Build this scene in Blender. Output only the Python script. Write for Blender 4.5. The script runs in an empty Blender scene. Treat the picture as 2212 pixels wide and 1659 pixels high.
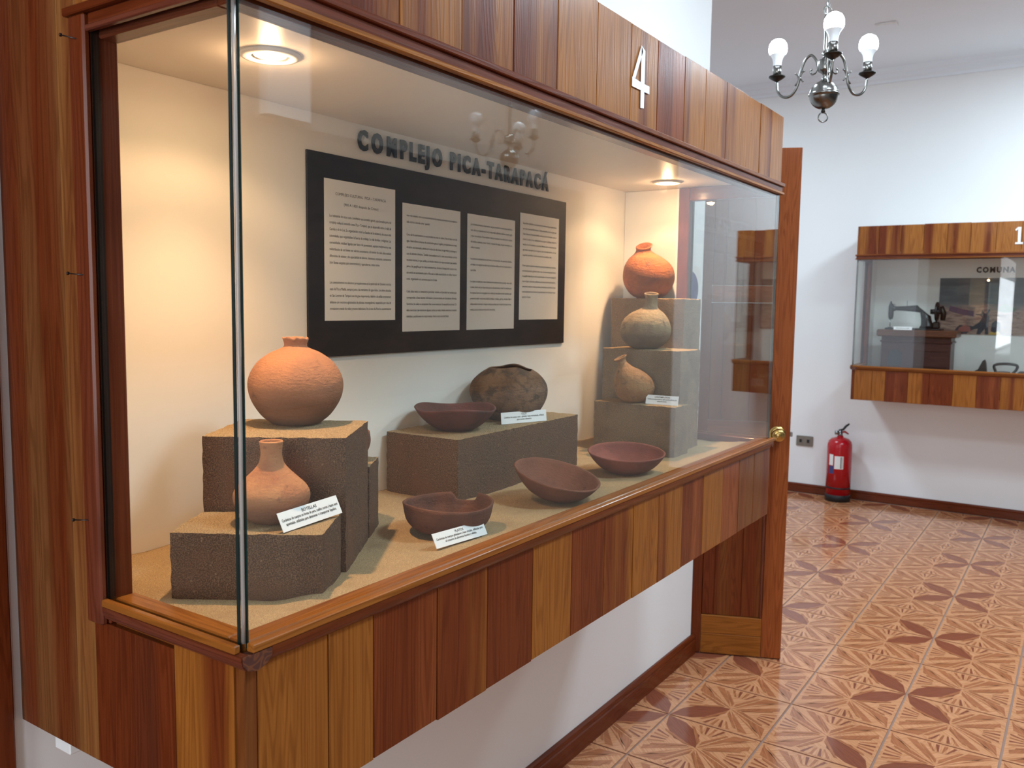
import bpy, bmesh, math, random
from mathutils import Vector, Matrix, noise

# ------------------------------------------------------------------ camera, world, light, exposure
SC = bpy.context.scene
COL = SC.collection
random.seed(7)

cam = bpy.data.cameras.new('camera')
cam.sensor_fit = 'HORIZONTAL'
cam.sensor_width = 36.0
cam.lens = 30.2646
cam.clip_start = 0.02
cam.dof.use_dof = True
cam.dof.focus_distance = 1.55
cam.dof.aperture_fstop = 9.0
camo = bpy.data.objects.new('camera', cam)
COL.objects.link(camo)
R_ = Vector((0.5577261575801693, -0.8299154815475182, 0.013484310831895342))
U_ = Vector((0.07013369377833023, 0.063306913517089, 0.9955267448431244))
F_ = Vector((0.8270567079395872, 0.5542856016429535, -0.09351295986889524))
camo.matrix_world = Matrix(((R_.x, U_.x, -F_.x, -0.65336), (R_.y, U_.y, -F_.y, -1.35208), (R_.z, U_.z, -F_.z, 1.5), (0, 0, 0, 1)))
SC.camera = camo

world = bpy.data.worlds.new('world')
SC.world = world
world.use_nodes = True
bg = world.node_tree.nodes['Background']
bg.inputs[0].default_value = (0.80, 0.88, 1.0, 1)
bg.inputs[1].default_value = 0.6

BULB = 27.0          # emission of the LED bulbs in the chandeliers
GLOW_W = 0.42
SPILL_W = 1.9
SPOT_W = 7.8         # halogen downlights inside the showcase
# daylight fill: two unseen windows added behind the camera to brighten the room
for _p, _rz, _sx, _sy, _w in (((-3.19, -1.0, 1.75), -90, 0.56, 1.9, 19.0), ((-3.19, -2.1, 1.75), -90, 0.56, 1.9, 19.0)):
    _l = bpy.data.lights.new('window_daylight', 'AREA')
    _l.shape = 'RECTANGLE'
    _l.size, _l.size_y = _sx, _sy
    _l.energy = _w
    _l.color = (0.88, 0.94, 1.0)
    _o = bpy.data.objects.new('window_daylight', _l)
    COL.objects.link(_o)
    _o.location = _p
    _o.rotation_euler = (math.radians(90), 0, math.radians(_rz))
# fill lights added out of view, mounted like flush ceiling luminaires
FILL_PANELS = ((1.3, -1.95), (3.3, -1.95), (5.2, -1.75), (4.6, 1.5))
FILL_PANEL_W = 28.0
for _x, _y in FILL_PANELS:
    _l = bpy.data.lights.new('ceiling_light', 'AREA')
    _l.shape = 'SQUARE'
    _l.size = 0.56
    _l.energy = FILL_PANEL_W
    _l.color = (0.70, 0.87, 1.0)
    _o = bpy.data.objects.new('ceiling_light', _l)
    COL.objects.link(_o)
    _o.location = (_x, _y, 3.232)
SC.view_settings.view_transform = 'Standard'
SC.view_settings.look = 'None'
SC.view_settings.exposure = 1.1
SC.view_settings.gamma = 1.0
SC.view_settings.use_curve_mapping = False
try:
    SC.cycles.caustics_reflective = False
    SC.cycles.caustics_refractive = False
    SC.cycles.transparent_max_bounces = 16
    SC.cycles.max_bounces = 8
    SC.cycles.diffuse_bounces = 4
    SC.cycles.sample_clamp_indirect = 6.0
except Exception:
    pass

# ------------------------------------------------------------------ materials
def lin(r, g, b):
    f = lambda c: (c / 255 / 12.92) if c / 255 <= 0.04045 else ((c / 255 + 0.055) / 1.055) ** 2.4
    return (f(r), f(g), f(b), 1.0)

class NT:
    def __init__(s, name):
        s.m = bpy.data.materials.new(name)
        s.m.use_nodes = True
        s.t = s.m.node_tree
        s.b = s.t.nodes['Principled BSDF']
        s.out = s.t.nodes['Material Output']
    def n(s, typ, **kw):
        x = s.t.nodes.new(typ)
        for k, v in kw.items():
            setattr(x, k, v)
        return x
    def l(s, a, b):
        s.t.links.new(a, b)
    def val(s, sock, v):
        if isinstance(v, bpy.types.NodeSocket):
            s.l(v, sock)
        else:
            sock.default_value = v
    def math(s, op, a, b=0.0, clamp=False):
        x = s.n('ShaderNodeMath', operation=op)
        x.use_clamp = clamp
        s.val(x.inputs[0], a)
        s.val(x.inputs[1], b)
        return x.outputs[0]
    def vmul(s, a, v):
        x = s.n('ShaderNodeVectorMath', operation='MULTIPLY')
        s.val(x.inputs[0], a)
        s.val(x.inputs[1], v)
        return x.outputs[0]
    def vadd(s, a, v):
        x = s.n('ShaderNodeVectorMath', operation='ADD')
        s.val(x.inputs[0], a)
        s.val(x.inputs[1], v)
        return x.outputs[0]
    def noise(s, vec, scale, detail=3.0, rough=0.55, dist=0.0):
        x = s.n('ShaderNodeTexNoise')
        s.val(x.inputs['Vector'], vec)
        x.inputs['Scale'].default_value = scale
        x.inputs['Detail'].default_value = detail
        x.inputs['Roughness'].default_value = rough
        x.inputs['Distortion'].default_value = dist
        return x.outputs['Fac']
    def ramp(s, fac, lo, hi):
        x = s.n('ShaderNodeMapRange')
        x.interpolation_type = 'SMOOTHSTEP'
        s.val(x.inputs['Value'], fac)
        x.inputs['From Min'].default_value = lo
        x.inputs['From Max'].default_value = hi
        return x.outputs[0]
    def mix(s, fac, a, b, mode='MIX'):
        x = s.n('ShaderNodeMix', data_type='RGBA', blend_type=mode)
        s.val(x.inputs[0], fac)
        s.val(x.inputs[6], a)
        s.val(x.inputs[7], b)
        return x.outputs[2]
    def bump(s, h, strength=0.2, dist=0.002):
        x = s.n('ShaderNodeBump')
        x.inputs['Strength'].default_value = strength
        x.inputs['Distance'].default_value = dist
        s.l(h, x.inputs['Height'])
        s.l(x.outputs[0], s.b.inputs['Normal'])
        return x
    def coord(s, kind='Object'):
        return s.n('ShaderNodeTexCoord').outputs[kind]
    def objrand(s):
        return s.n('ShaderNodeObjectInfo').outputs['Random']
    def set(s, color=None, rough=None, metal=None, spec=None, coat=None):
        if color is not None:
            s.val(s.b.inputs['Base Color'], color)
        if rough is not None:
            s.val(s.b.inputs['Roughness'], rough)
        if metal is not None:
            s.b.inputs['Metallic'].default_value = metal
        if spec is not None:
            s.b.inputs['Specular IOR Level'].default_value = spec
        if coat is not None:
            s.b.inputs['Coat Weight'].default_value = coat
            s.b.inputs['Coat Roughness'].default_value = 0.12
        return s.m

def plain(name, color, rough=0.6, metal=0.0, spec=0.5):
    return NT(name).set(color, rough, metal, spec)

def wood(name, axis, rough=0.3, dark=lin(110, 50, 24), coat=0.13):
    """varnished pine: object colour is the sapwood tone, its alpha the share of heartwood"""
    k = NT(name)
    oi = k.n('ShaderNodeObjectInfo')
    off = k.n('ShaderNodeCombineXYZ')
    for i, m in enumerate((37.0, 53.0, 29.0)):
        k.l(k.math('MULTIPLY', oi.outputs['Random'], m), off.inputs[i])
    p = k.vadd(k.coord(), off.outputs[0])
    sc = lambda a, b: tuple(b if i == axis else a for i in range(3))
    big = k.noise(k.vmul(p, sc(16, 0.55)), 1.0, 2.0, 0.45)
    rings = k.noise(k.vmul(p, sc(17, 1.0)), 1.0, 2.0, 0.4, 0.25)
    fine = k.noise(k.vmul(p, sc(260, 6)), 1.0, 4.0, 0.65)
    sep = k.n('ShaderNodeSeparateColor')
    heart = k.ramp(k.math('ADD', big, k.math('SUBTRACT', oi.outputs['Alpha'], 0.5)), 0.36, 0.62)
    base = k.mix(heart, oi.outputs['Color'], dark)
    wave = k.math('SINE', k.math('MULTIPLY', rings, 120.0))
    wv = k.ramp(wave, -0.2, 1.0)
    c1 = k.mix(k.math('MULTIPLY', wv, 0.36), base, k.mix(1.0, base, (0.42, 0.30, 0.22, 1), 'MULTIPLY'))
    c2 = k.mix(k.math('MULTIPLY', k.ramp(fine, 0.35, 0.7), 0.5), c1, k.mix(1.0, c1, (0.55, 0.46, 0.40, 1), 'MULTIPLY'))
    blot = k.noise(k.vmul(p, sc(9, 3)), 1.0, 2.0)
    c3 = k.mix(k.math('MULTIPLY', k.ramp(blot, 0.5, 0.75), 0.25), c2, k.mix(1.0, c2, (0.6, 0.55, 0.5, 1), 'MULTIPLY'))
    k.bump(k.math('ADD', fine, k.math('MULTIPLY', wv, 0.4)), 0.16, 0.0012)
    return k.set(c3, k.math('ADD', k.math('MULTIPLY', fine, 0.16), rough - 0.08), 0, 0.10, coat)

W_X, W_Y, W_Z = wood('pine_grain_x', 0), wood('pine_grain_y', 1), wood('pine_grain_z', 2)
M_ENDGRAIN = NT('pine_end_grain')
_k = M_ENDGRAIN
_r = _k.math('SINE', _k.math('MULTIPLY', _k.noise(_k.coord(), 40, 1.0), 60.0))
M_ENDGRAIN = _k.set(_k.mix(_k.ramp(_r, -0.3, 1), lin(74, 40, 32), lin(104, 58, 34)), 0.5)

HONEY = lin(152, 92, 38)
TAN = lin(164, 104, 48)
RED = lin(142, 74, 38)
MAUVE = lin(112, 60, 44)
BROWN = lin(120, 70, 34)
DARKB = lin(84, 42, 28)

def glass(name, tint=(0.965, 0.985, 0.975, 1)):
    k = NT(name)
    k.t.nodes.remove(k.b)
    geo = k.n('ShaderNodeNewGeometry')
    d = k.n('ShaderNodeVectorMath', operation='DOT_PRODUCT')
    k.l(geo.outputs['Incoming'], d.inputs[0])
    k.l(geo.outputs['Normal'], d.inputs[1])
    cs = k.math('ABSOLUTE', d.outputs['Value'])
    fr = k.math('ADD', 0.042, k.math('MULTIPLY', 0.958, k.math('POWER', k.math('SUBTRACT', 1.0, cs, True), 5.0)), True)
    tr = k.n('ShaderNodeBsdfTransparent')
    tr.inputs[0].default_value = tint
    gl = k.n('ShaderNodeBsdfGlossy')
    gl.inputs['Roughness'].default_value = 0.0
    gl.inputs['Color'].default_value = (1, 1, 1, 1)
    mx = k.n('ShaderNodeMixShader')
    k.l(fr, mx.inputs[0])
    k.l(tr.outputs[0], mx.inputs[1])
    k.l(gl.outputs[0], mx.inputs[2])
    k.l(mx.outputs[0], k.out.inputs['Surface'])
    return k.m

M_GLASS = glass('pane_glass')
M_GEDGE = plain('glass_cut_edge', lin(22, 46, 44), 0.12)
k = NT('silicone')
k.b.inputs['Transmission Weight'].default_value = 0.55
M_SILI = k.set(lin(196, 190, 184), 0.3)

def plaster(name, col, bump=0.05, spot=0.06):
    k = NT(name)
    p = k.coord()
    a = k.noise(p, 3.0, 4.0)
    f = k.noise(p, 90.0, 3.0)
    c = k.mix(k.math('MULTIPLY', k.ramp(a, 0.4, 0.8), spot), col, k.mix(1.0, col, (0.78, 0.77, 0.76, 1), 'MULTIPLY'))
    k.bump(f, bump, 0.003)
    return k.set(c, 0.62, 0, 0.35)

M_WALL = plaster('white_wall_paint', (0.84, 0.84, 0.835, 1))
M_OPP = plaster('taupe_wall_paint', (0.30, 0.27, 0.24, 1))
M_CEIL = plaster('ceiling_paint', (0.80, 0.84, 0.90, 1), 0.03)
M_LINER = plaster('cream_liner_paint', (0.86, 0.835, 0.79, 1), 0.04, 0.12)
k = NT('case_ceiling_paint')
M_CCEIL = k.set((0.74, 0.68, 0.61, 1), 0.42, 0, 0.3)

# sand, sanded pedestal blocks, pottery
k = NT('sand_grains')
p = k.coord()
g = k.noise(p, 900, 2.0, 0.7)
v = k.noise(p, 240, 3.0, 0.7)
b = k.noise(p, 12, 3.0)
c = k.mix(k.ramp(g, 0.35, 0.65), lin(152, 124, 92), lin(216, 186, 142))
c = k.mix(k.math('MULTIPLY', k.ramp(b, 0.45, 0.8), 0.3), c, lin(136, 106, 80))
k.bump(k.math('ADD', g, v), 0.7, 0.003)
M_SAND = k.set(c, 0.95, 0, 0.15)

def block_mat(name, c0, c1, c2):
    k = NT(name)
    p = k.coord()
    g = k.noise(p, 520, 2.0, 0.8)
    b = k.noise(p, 14, 4.0)
    d = k.noise(p, 160, 3.0, 0.75)
    c = k.mix(k.ramp(g, 0.42, 0.62), c0, c1)
    c = k.mix(k.math('MULTIPLY', k.ramp(b, 0.45, 0.7), 0.6), c, c2)
    vo = k.n('ShaderNodeTexVoronoi')
    k.val(vo.inputs['Vector'], p)
    vo.inputs['Scale'].default_value = 70.0
    c = k.mix(k.math('MULTIPLY', k.ramp(vo.outputs['Distance'], 0.16, 0.05), 0.35), c, lin(196, 160, 124))
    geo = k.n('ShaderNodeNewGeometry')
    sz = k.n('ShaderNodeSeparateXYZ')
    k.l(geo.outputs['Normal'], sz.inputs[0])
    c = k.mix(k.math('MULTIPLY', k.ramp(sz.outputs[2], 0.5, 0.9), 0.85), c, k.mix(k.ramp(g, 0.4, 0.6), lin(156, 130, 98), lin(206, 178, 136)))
    k.bump(k.math('ADD', g, k.math('MULTIPLY', d, 1.4)), 0.9, 0.004)
    return k.set(c, 0.95, 0, 0.12)

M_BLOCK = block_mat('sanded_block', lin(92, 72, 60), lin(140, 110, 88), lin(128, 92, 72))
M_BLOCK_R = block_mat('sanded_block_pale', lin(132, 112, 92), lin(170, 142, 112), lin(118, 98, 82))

def clay(name, c0, c1, soot_shade, thr=0.55, sc=11.0, bump=0.35, zlo=None, zhi=None):
    k = NT(name)
    p = k.vadd(k.coord(), k.vmul(k.n('ShaderNodeObjectInfo').outputs['Random'], (7, 5, 3)))
    a = k.noise(p, sc, 5.0, 0.6)
    s = k.noise(p, sc * 1.7, 4.0, 0.6, 0.5)
    f = k.noise(p, 260, 4.0, 0.7)
    st = k.noise(k.vmul(p, (60, 60, 260)), 1.0, 3.0)
    c = k.mix(k.ramp(a, 0.38, 0.66), c0, c1)
    c = k.mix(k.math('MULTIPLY', k.ramp(s, thr, thr + 0.16), 0.8), c, soot_shade)
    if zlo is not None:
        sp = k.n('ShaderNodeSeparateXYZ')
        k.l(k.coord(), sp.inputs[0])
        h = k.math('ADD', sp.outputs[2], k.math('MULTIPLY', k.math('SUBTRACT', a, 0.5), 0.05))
        c = k.mix(k.math('MULTIPLY', k.ramp(h, zhi, zlo), 0.7), c, soot_shade)  # darker towards the base: soot tone plus underside shade painted into the colour
    c = k.mix(k.math('MULTIPLY', k.ramp(f, 0.5, 0.75), 0.3), c, k.mix(1.0, c, (0.6, 0.56, 0.52, 1), 'MULTIPLY'))
    k.bump(k.math('ADD', k.math('ADD', f, k.math('MULTIPLY', st, 1.0)), k.math('MULTIPLY', a, 4.0)), min(1.0, bump * 1.6), 0.0035)
    return k.set(c, 0.8, 0, 0.25)

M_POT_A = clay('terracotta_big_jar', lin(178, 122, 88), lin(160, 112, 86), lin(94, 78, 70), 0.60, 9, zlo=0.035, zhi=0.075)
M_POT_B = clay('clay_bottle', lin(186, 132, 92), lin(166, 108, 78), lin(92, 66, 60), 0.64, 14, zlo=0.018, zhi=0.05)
M_POT_C = clay('sooty_cooking_pot', lin(136, 104, 80), lin(110, 82, 64), lin(74, 64, 56), 0.47, 16, 0.7)
M_PLATE = clay('plum_clay_plate', lin(108, 64, 58), lin(88, 54, 48), lin(62, 54, 46), 0.56, 14, 0.25)
M_BOWL1 = clay('dark_clay_bowl', lin(112, 72, 56), lin(88, 58, 48), lin(50, 38, 36), 0.58, 14, 0.3)
M_BOWL2 = clay('brown_clay_bowl', lin(132, 84, 64), lin(114, 72, 56), lin(86, 56, 46), 0.62, 12, 0.3)
M_BOWL3 = clay('rose_clay_bowl', lin(144, 84, 72), lin(126, 72, 62), lin(80, 52, 50), 0.66, 12, 0.2)
M_JUG_T = clay('orange_jug', lin(170, 100, 56), lin(148, 84, 52), lin(84, 70, 62), 0.60, 16, 0.8)
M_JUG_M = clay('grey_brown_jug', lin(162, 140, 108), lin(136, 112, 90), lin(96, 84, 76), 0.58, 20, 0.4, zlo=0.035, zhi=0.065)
M_JUG_L = clay('tan_jug', lin(170, 128, 88), lin(152, 112, 78), lin(110, 88, 72), 0.60, 22, 0.7)

k = NT('paper')
M_PAPER = k.set((0.88, 0.865, 0.835, 1), 0.7, 0, 0.3)
M_CARD = plain('card_stock', (0.88, 0.885, 0.89, 1), 0.6)
M_INK = plain('black_ink', lin(44, 42, 42), 0.7)
M_BLACKB = NT('black_display_board')
_k = M_BLACKB
_a = _k.noise(_k.vmul(_k.coord(), (3, 3, 7)), 2.0, 4.0)
M_BLACKB = _k.set(_k.mix(_k.ramp(_a, 0.4, 0.7), lin(26, 22, 24), lin(44, 36, 36)), 0.55, 0, 0.4)
M_CUTOUT = plain('black_cutout_letter', lin(30, 32, 38), 0.6)
M_WHITEP = plain('white_numeral_paint', (0.82, 0.83, 0.84, 1), 0.35)

M_PEWTER = plain('aged_pewter_metal', lin(122, 120, 116), 0.24, 1.0)
M_DARKM = plain('darkened_metal', lin(52, 48, 44), 0.35, 0.9)
M_BULBN = plain('bulb_white_collar', (0.82, 0.84, 0.86, 1), 0.35)
k = NT('led_bulb_glow')
k.b.inputs['Emission Color'].default_value = (0.76, 0.89, 1.0, 1)
k.b.inputs['Emission Strength'].default_value = BULB
M_BULB = k.set((0.9, 0.9, 0.9, 1), 0.4)
k = NT('halogen_glow')
k.b.inputs['Emission Color'].default_value = (1.0, 0.74, 0.40, 1)
k.b.inputs['Emission Strength'].default_value = 45.0
M_HALO = k.set((0.9, 0.85, 0.7, 1), 0.4)
M_TRIM = plain('downlight_trim_enamel', (0.74, 0.71, 0.66, 1), 0.35)
M_CHROME = plain('chrome_reflector', (0.85, 0.8, 0.7, 1), 0.18, 1.0)
M_BRASS = plain('brass', lin(190, 160, 98), 0.26, 1.0)
M_STEEL = plain('grey_steel', lin(150, 150, 150), 0.35, 1.0)
M_NAIL = plain('dark_nail_steel', lin(70, 64, 62), 0.4, 0.9)
M_RED = plain('red_enamel', lin(176, 18, 30), 0.22)
M_BLACK = plain('black_rubber', lin(24, 24, 26), 0.5)
M_LABELW = plain('label_white', (0.78, 0.78, 0.76, 1), 0.5)
M_LABELB = plain('label_blue', lin(58, 62, 112), 0.5)
M_OUTLET = plain('outlet_plate_metal', lin(128, 120, 110), 0.4, 0.3)
M_GROUT = plain('tile_grout', lin(140, 112, 98), 0.8)
M_IRON = plain('old_cast_iron', lin(44, 42, 42), 0.5, 0.4)
M_ENAMEL = plain('black_enamel', lin(22, 24, 26), 0.25, 0.2)

def tile_mat(name, c0, c1):
    k = NT(name)
    oi = k.n('ShaderNodeObjectInfo')
    at = k.n('ShaderNodeUVMap')
    f = k.noise(k.vmul(at.outputs[0], (70, 4, 1)), 1.0, 4.0, 0.65, 0.3)
    c = k.mix(k.ramp(f, 0.36, 0.66), c0, c1)
    c = k.mix(k.math('MULTIPLY', oi.outputs['Random'], 0.10), c, k.mix(1.0, c, (0.75, 0.72, 0.70, 1), 'MULTIPLY'))
    return k.set(c, 0.13, 0, 0.5)
M_T_LIGHT = tile_mat('tile_light_print', lin(206, 148, 108), lin(182, 122, 82))
M_T_MID = tile_mat('tile_mid_print', lin(174, 110, 74), lin(146, 88, 58))
M_T_DARK = tile_mat('tile_dark_print', lin(140, 80, 58), lin(122, 66, 48))
M_T_SIDE = plain('tile_side', lin(170, 110, 80), 0.4)

# landscape painting: sky above, dry hills below, in coordinates of the panel itself
def painting(name, z0, z1, sky, hill_a, hill_b):
    k = NT(name)
    p = k.coord()
    sp = k.n('ShaderNodeSeparateXYZ')
    k.l(p, sp.inputs[0])
    n1 = k.noise(k.vmul(p, (4, 4, 26)), 1.0, 4.0, 0.6)
    n2 = k.noise(k.vmul(p, (14, 14, 60)), 1.0, 3.0, 0.6)
    h = k.math('ADD', sp.outputs[2], k.math('MULTIPLY', k.math('SUBTRACT', n1, 0.5), 0.12))
    gr = k.mix(k.ramp(n2, 0.4, 0.65), hill_a, hill_b)
    sk = k.mix(k.ramp(n1, 0.4, 0.65), sky, k.mix(1.0, sky, (1.35, 1.3, 1.25, 1), 'MULTIPLY'))
    return k.set(k.mix(k.ramp(h, z0, z1), gr, sk), 0.6, 0, 0.3)
M_MURAL = painting('painted_valley', 0.17, 0.23, lin(96, 104, 108), lin(170, 140, 124), lin(128, 100, 92))
M_MURAL2 = painting('painted_dark_sky', 0.25, 0.5, lin(58, 60, 64), lin(92, 66, 56), lin(46, 48, 42))
M_FIG_D = plain('paint_dark_blue_grey', lin(44, 46, 58), 0.6)
M_FIG_R = plain('paint_red', lin(146, 84, 76), 0.6)
M_FIG_P = plain('paint_plum', lin(96, 66, 84), 0.6)
M_FIG_G = plain('paint_green', lin(92, 112, 92), 0.6)
M_FIG_Y = plain('paint_yellow', lin(190, 156, 66), 0.6)

# ------------------------------------------------------------------ mesh helpers
def link(o, parent=None, loc=None):
    COL.objects.link(o)
    if parent is not None:
        o.parent = parent
    if loc is not None:
        o.location = loc
    return o

def tag(o, label=None, cat=None, group=None, kind=None):
    if label: o['label'] = label
    if cat: o['category'] = cat
    if group: o['group'] = group
    if kind: o['kind'] = kind
    return o

def empty(name, loc=(0, 0, 0), rz=0.0, label=None, cat=None, group=None, kind=None):
    o = bpy.data.objects.new(name, None)
    o.empty_display_size = 0.05
    COL.objects.link(o)
    o.location = loc
    o.rotation_euler = (0, 0, rz)
    return tag(o, label, cat, group, kind)

def mobj(name, verts, faces, mats, parent=None, loc=(0, 0, 0), smooth=False, fm=None):
    me = bpy.data.meshes.new(name)
    me.from_pydata([tuple(v) for v in verts], [], faces)
    if not isinstance(mats, (list, tuple)):
        mats = [mats]
    for m in mats:
        me.materials.append(m)
    if fm:
        for p, i in zip(me.polygons, fm):
            p.material_index = i
    if smooth:
        for p in me.polygons:
            p.use_smooth = True
    me.update()
    return link(bpy.data.objects.new(name, me), parent, loc)

BOXF = [(0, 3, 2, 1), (4, 5, 6, 7), (0, 1, 5, 4), (1, 2, 6, 5), (2, 3, 7, 6), (3, 0, 4, 7)]

def box(name, x0, x1, y0, y1, z0, z1, mat, parent=None, bev=0.0, color=None):
    a, b, c = x1 - x0, y1 - y0, z1 - z0
    bm = bmesh.new()
    vs = [bm.verts.new(q) for q in ((0, 0, 0), (a, 0, 0), (a, b, 0), (0, b, 0), (0, 0, c), (a, 0, c), (a, b, c), (0, b, c))]
    for f in BOXF:
        bm.faces.new([vs[i] for i in f])
    if bev > 0:
        bmesh.ops.bevel(bm, geom=list(bm.edges), offset=min(bev, 0.45 * min(a, b, c)), segments=1, affect='EDGES', profile=0.5)
    bmesh.ops.recalc_face_normals(bm, faces=bm.faces)
    me = bpy.data.meshes.new(name)
    bm.to_mesh(me)
    bm.free()
    me.materials.append(mat)
    o = link(bpy.data.objects.new(name, me), parent, (x0, y0, z0))
    if color:
        o.color = color
    return o

def prism(name, prof, axis, a, b, mat, parent=None, color=None, loc=(0, 0, 0), smooth=False):
    """2D profile swept along an axis; profile coordinates are the other two axes in order"""
    n = len(prof)
    def P(u, v, t):
        q = [0, 0, 0]
        o = [i for i in range(3) if i != axis]
        q[o[0]], q[o[1]], q[axis] = u, v, t
        return q
    vs = [P(u, v, a) for u, v in prof] + [P(u, v, b) for u, v in prof]
    fs = [tuple(range(n))[::-1], tuple(range(n, 2 * n))] + [(i, (i + 1) % n, n + (i + 1) % n, n + i) for i in range(n)]
    o = mobj(name, vs, fs, mat, parent, loc, smooth)
    fixn(o)
    if color:
        o.color = color
    return o

def fixn(o):
    bm = bmesh.new()
    bm.from_mesh(o.data)
    bmesh.ops.recalc_face_normals(bm, faces=bm.faces)
    bm.to_mesh(o.data)
    bm.free()

def lathe_data(prof, seg=48, cx=None, wob=0.0, seed=0, closed_top=False, warp=None):
    """prof: list of (r, z[, dx, dy, tiltx, tilty]); returns verts, faces"""
    vs, fs = [], []
    rows = []
    for q in prof:
        r, z = q[0], q[1]
        dx, dy, tx, ty = (list(q[2:]) + [0, 0, 0, 0])[:4]
        if r <= 1e-6:
            rows.append([len(vs)])
            vs.append((dx, dy, z))
            continue
        row = []
        for i in range(seg):
            t = 2 * math.pi * i / seg
            rr = r
            if wob:
                rr *= 1 + wob * noise.noise(Vector((math.cos(t) * 1.3 + seed, math.sin(t) * 1.3, z * 14 + seed)))
            x, y = rr * math.cos(t), rr * math.sin(t)
            zz = z + x * tx + y * ty
            if warp:
                zz += warp(t, r, z)
            row.append(len(vs))
            vs.append((x + dx, y + dy, zz))
        rows.append(row)
    for a, b in zip(rows[:-1], rows[1:]):
        if len(a) == 1 and len(b) == 1:
            continue
        for i in range(seg):
            j = (i + 1) % seg
            if len(a) == 1:
                fs.append((a[0], b[j], b[i]))
            elif len(b) == 1:
                fs.append((a[i], a[j], b[0]))
            else:
                fs.append((a[i], a[j], b[j], b[i]))
    return vs, fs

def lathe(name, prof, mat, parent=None, loc=(0, 0, 0), seg=48, **kw):
    vs, fs = lathe_data(prof, seg, **kw)
    o = mobj(name, vs, fs, mat, parent, loc, True)
    fixn(o)
    return o

def tube_data(pts, r, seg=8, closed=False):
    pts = [Vector(p) for p in pts]
    n = len(pts)
    rr = r if isinstance(r, (list, tuple)) else [r] * n
    vs, fs = [], []
    up = Vector((0.123, 0.456, 0.88)).normalized()
    for i, p in enumerate(pts):
        a = pts[(i - 1) % n] if (closed or i > 0) else p
        b = pts[(i + 1) % n] if (closed or i < n - 1) else p
        d = (b - a).normalized()
        s = d.cross(up)
        if s.length < 1e-4:
            s = d.orthogonal()
        s.normalize()
        up = s.cross(d).normalized()
        for j in range(seg):
            t = 2 * math.pi * j / seg
            vs.append(p + (s * math.cos(t) + up * math.sin(t)) * rr[i])
    m = n if closed else n - 1
    for i in range(m):
        for j in range(seg):
            a, b = i * seg + j, i * seg + (j + 1) % seg
            c, d = ((i + 1) % n) * seg + (j + 1) % seg, ((i + 1) % n) * seg + j
            fs.append((a, b, c, d))
    if not closed:
        fs.append(tuple(range(seg))[::-1])
        fs.append(tuple(range((n - 1) * seg, n * seg)))
    return vs, fs

def tube(name, pts, r, mat, parent=None, loc=(0, 0, 0), seg=8, closed=False):
    vs, fs = tube_data(pts, r, seg, closed)
    o = mobj(name, vs, fs, mat, parent, loc, True)
    fixn(o)
    return o

def spline(pts, n=6):
    pts = [Vector(p) for p in pts]
    P = [pts[0] * 2 - pts[1]] + pts + [pts[-1] * 2 - pts[-2]]
    out = []
    for i in range(1, len(P) - 2):
        for k in range(n):
            t = k / n
            a, b, c, d = P[i - 1], P[i], P[i + 1], P[i + 2]
            out.append(0.5 * ((2 * b) + (c - a) * t + (2 * a - 5 * b + 4 * c - d) * t * t + (3 * b - a - 3 * c + d) * t ** 3))
    out.append(pts[-1])
    return out

def text_geo(s, size=1.0, offset=0.0, extrude=0.0, res=2, space=1.0):
    """triangulated glyphs of one line, x right, y up, starting at x = 0"""
    cu = bpy.data.curves.new('t', 'FONT')
    cu.body = s
    cu.size = size
    cu.offset = offset
    cu.extrude = extrude
    cu.resolution_u = res
    cu.space_character = space
    o = bpy.data.objects.new('t', cu)
    COL.objects.link(o)
    me = bpy.data.meshes.new_from_object(o)
    vs = [tuple(v.co) for v in me.vertices]
    fs = [tuple(p.vertices) for p in me.polygons]
    bpy.data.objects.remove(o)
    bpy.data.curves.remove(cu)
    bpy.data.meshes.remove(me)
    if vs:
        x0 = min(v[0] for v in vs)
        vs = [(v[0] - x0, v[1], v[2]) for v in vs]
    return vs, fs

def text_block(name, lines, width, mat, parent, place, off=0.0):
    """lines: (string, x0, baseline y, height, target width or None, align); place maps (x, y, z) to parent space"""
    V, Fc = [], []
    for s, x, y, h, tw, al in lines:
        vs, fs = text_geo(s, h, off * h)
        if not vs:
            continue
        w = max(v[0] for v in vs)
        sx = tw / w if tw else 1.0
        w *= sx
        ox = x if al == 'L' else (x - w / 2 if al == 'C' else x - w)
        b = len(V)
        V += [place(ox + v[0] * sx, y + v[1], v[2]) for v in vs]
        Fc += [tuple(b + i for i in f) for f in fs]
    return mobj(name, V, Fc, mat, parent)

def jitter_mesh(o, amp, sc, seed=0.0):
    for v in o.data.vertices:
        q = v.co * sc + Vector((seed, seed * 1.7, -seed))
        v.co += Vector((noise.noise(q), noise.noise(q + Vector((9, 3, 1))), noise.noise(q + Vector((2, 7, 5))))) * amp
    o.data.update()

# ------------------------------------------------------------------ the room
FARX, CEIL, WEND = 6.42, 3.275, 2.7755
OPPY = -2.75
box('wall_back', -3.2, WEND, 0.0, 0.14, 0.0, CEIL, M_WALL)['kind'] = 'structure'
box('wall_far', FARX, FARX + 0.14, OPPY, 3.2, 0.0, CEIL, M_WALL)['kind'] = 'structure'
box('wall_side', -1.0, FARX, 3.2, 3.34, 0.0, CEIL, M_WALL)['kind'] = 'structure'
box('wall_opposite', -3.2, FARX + 0.14, OPPY - 0.14, OPPY, 0.0, CEIL, M_OPP)['kind'] = 'structure'
box('trim_12', 1.90, 2.15, OPPY + 0.0002, OPPY + 0.05, 2.30, CEIL - 0.001, M_WALL)['kind'] = 'structure'
box('ceiling', -3.2, FARX + 0.14, OPPY - 0.14, 3.34, CEIL, CEIL + 0.12, M_CEIL)['kind'] = 'structure'

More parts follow.
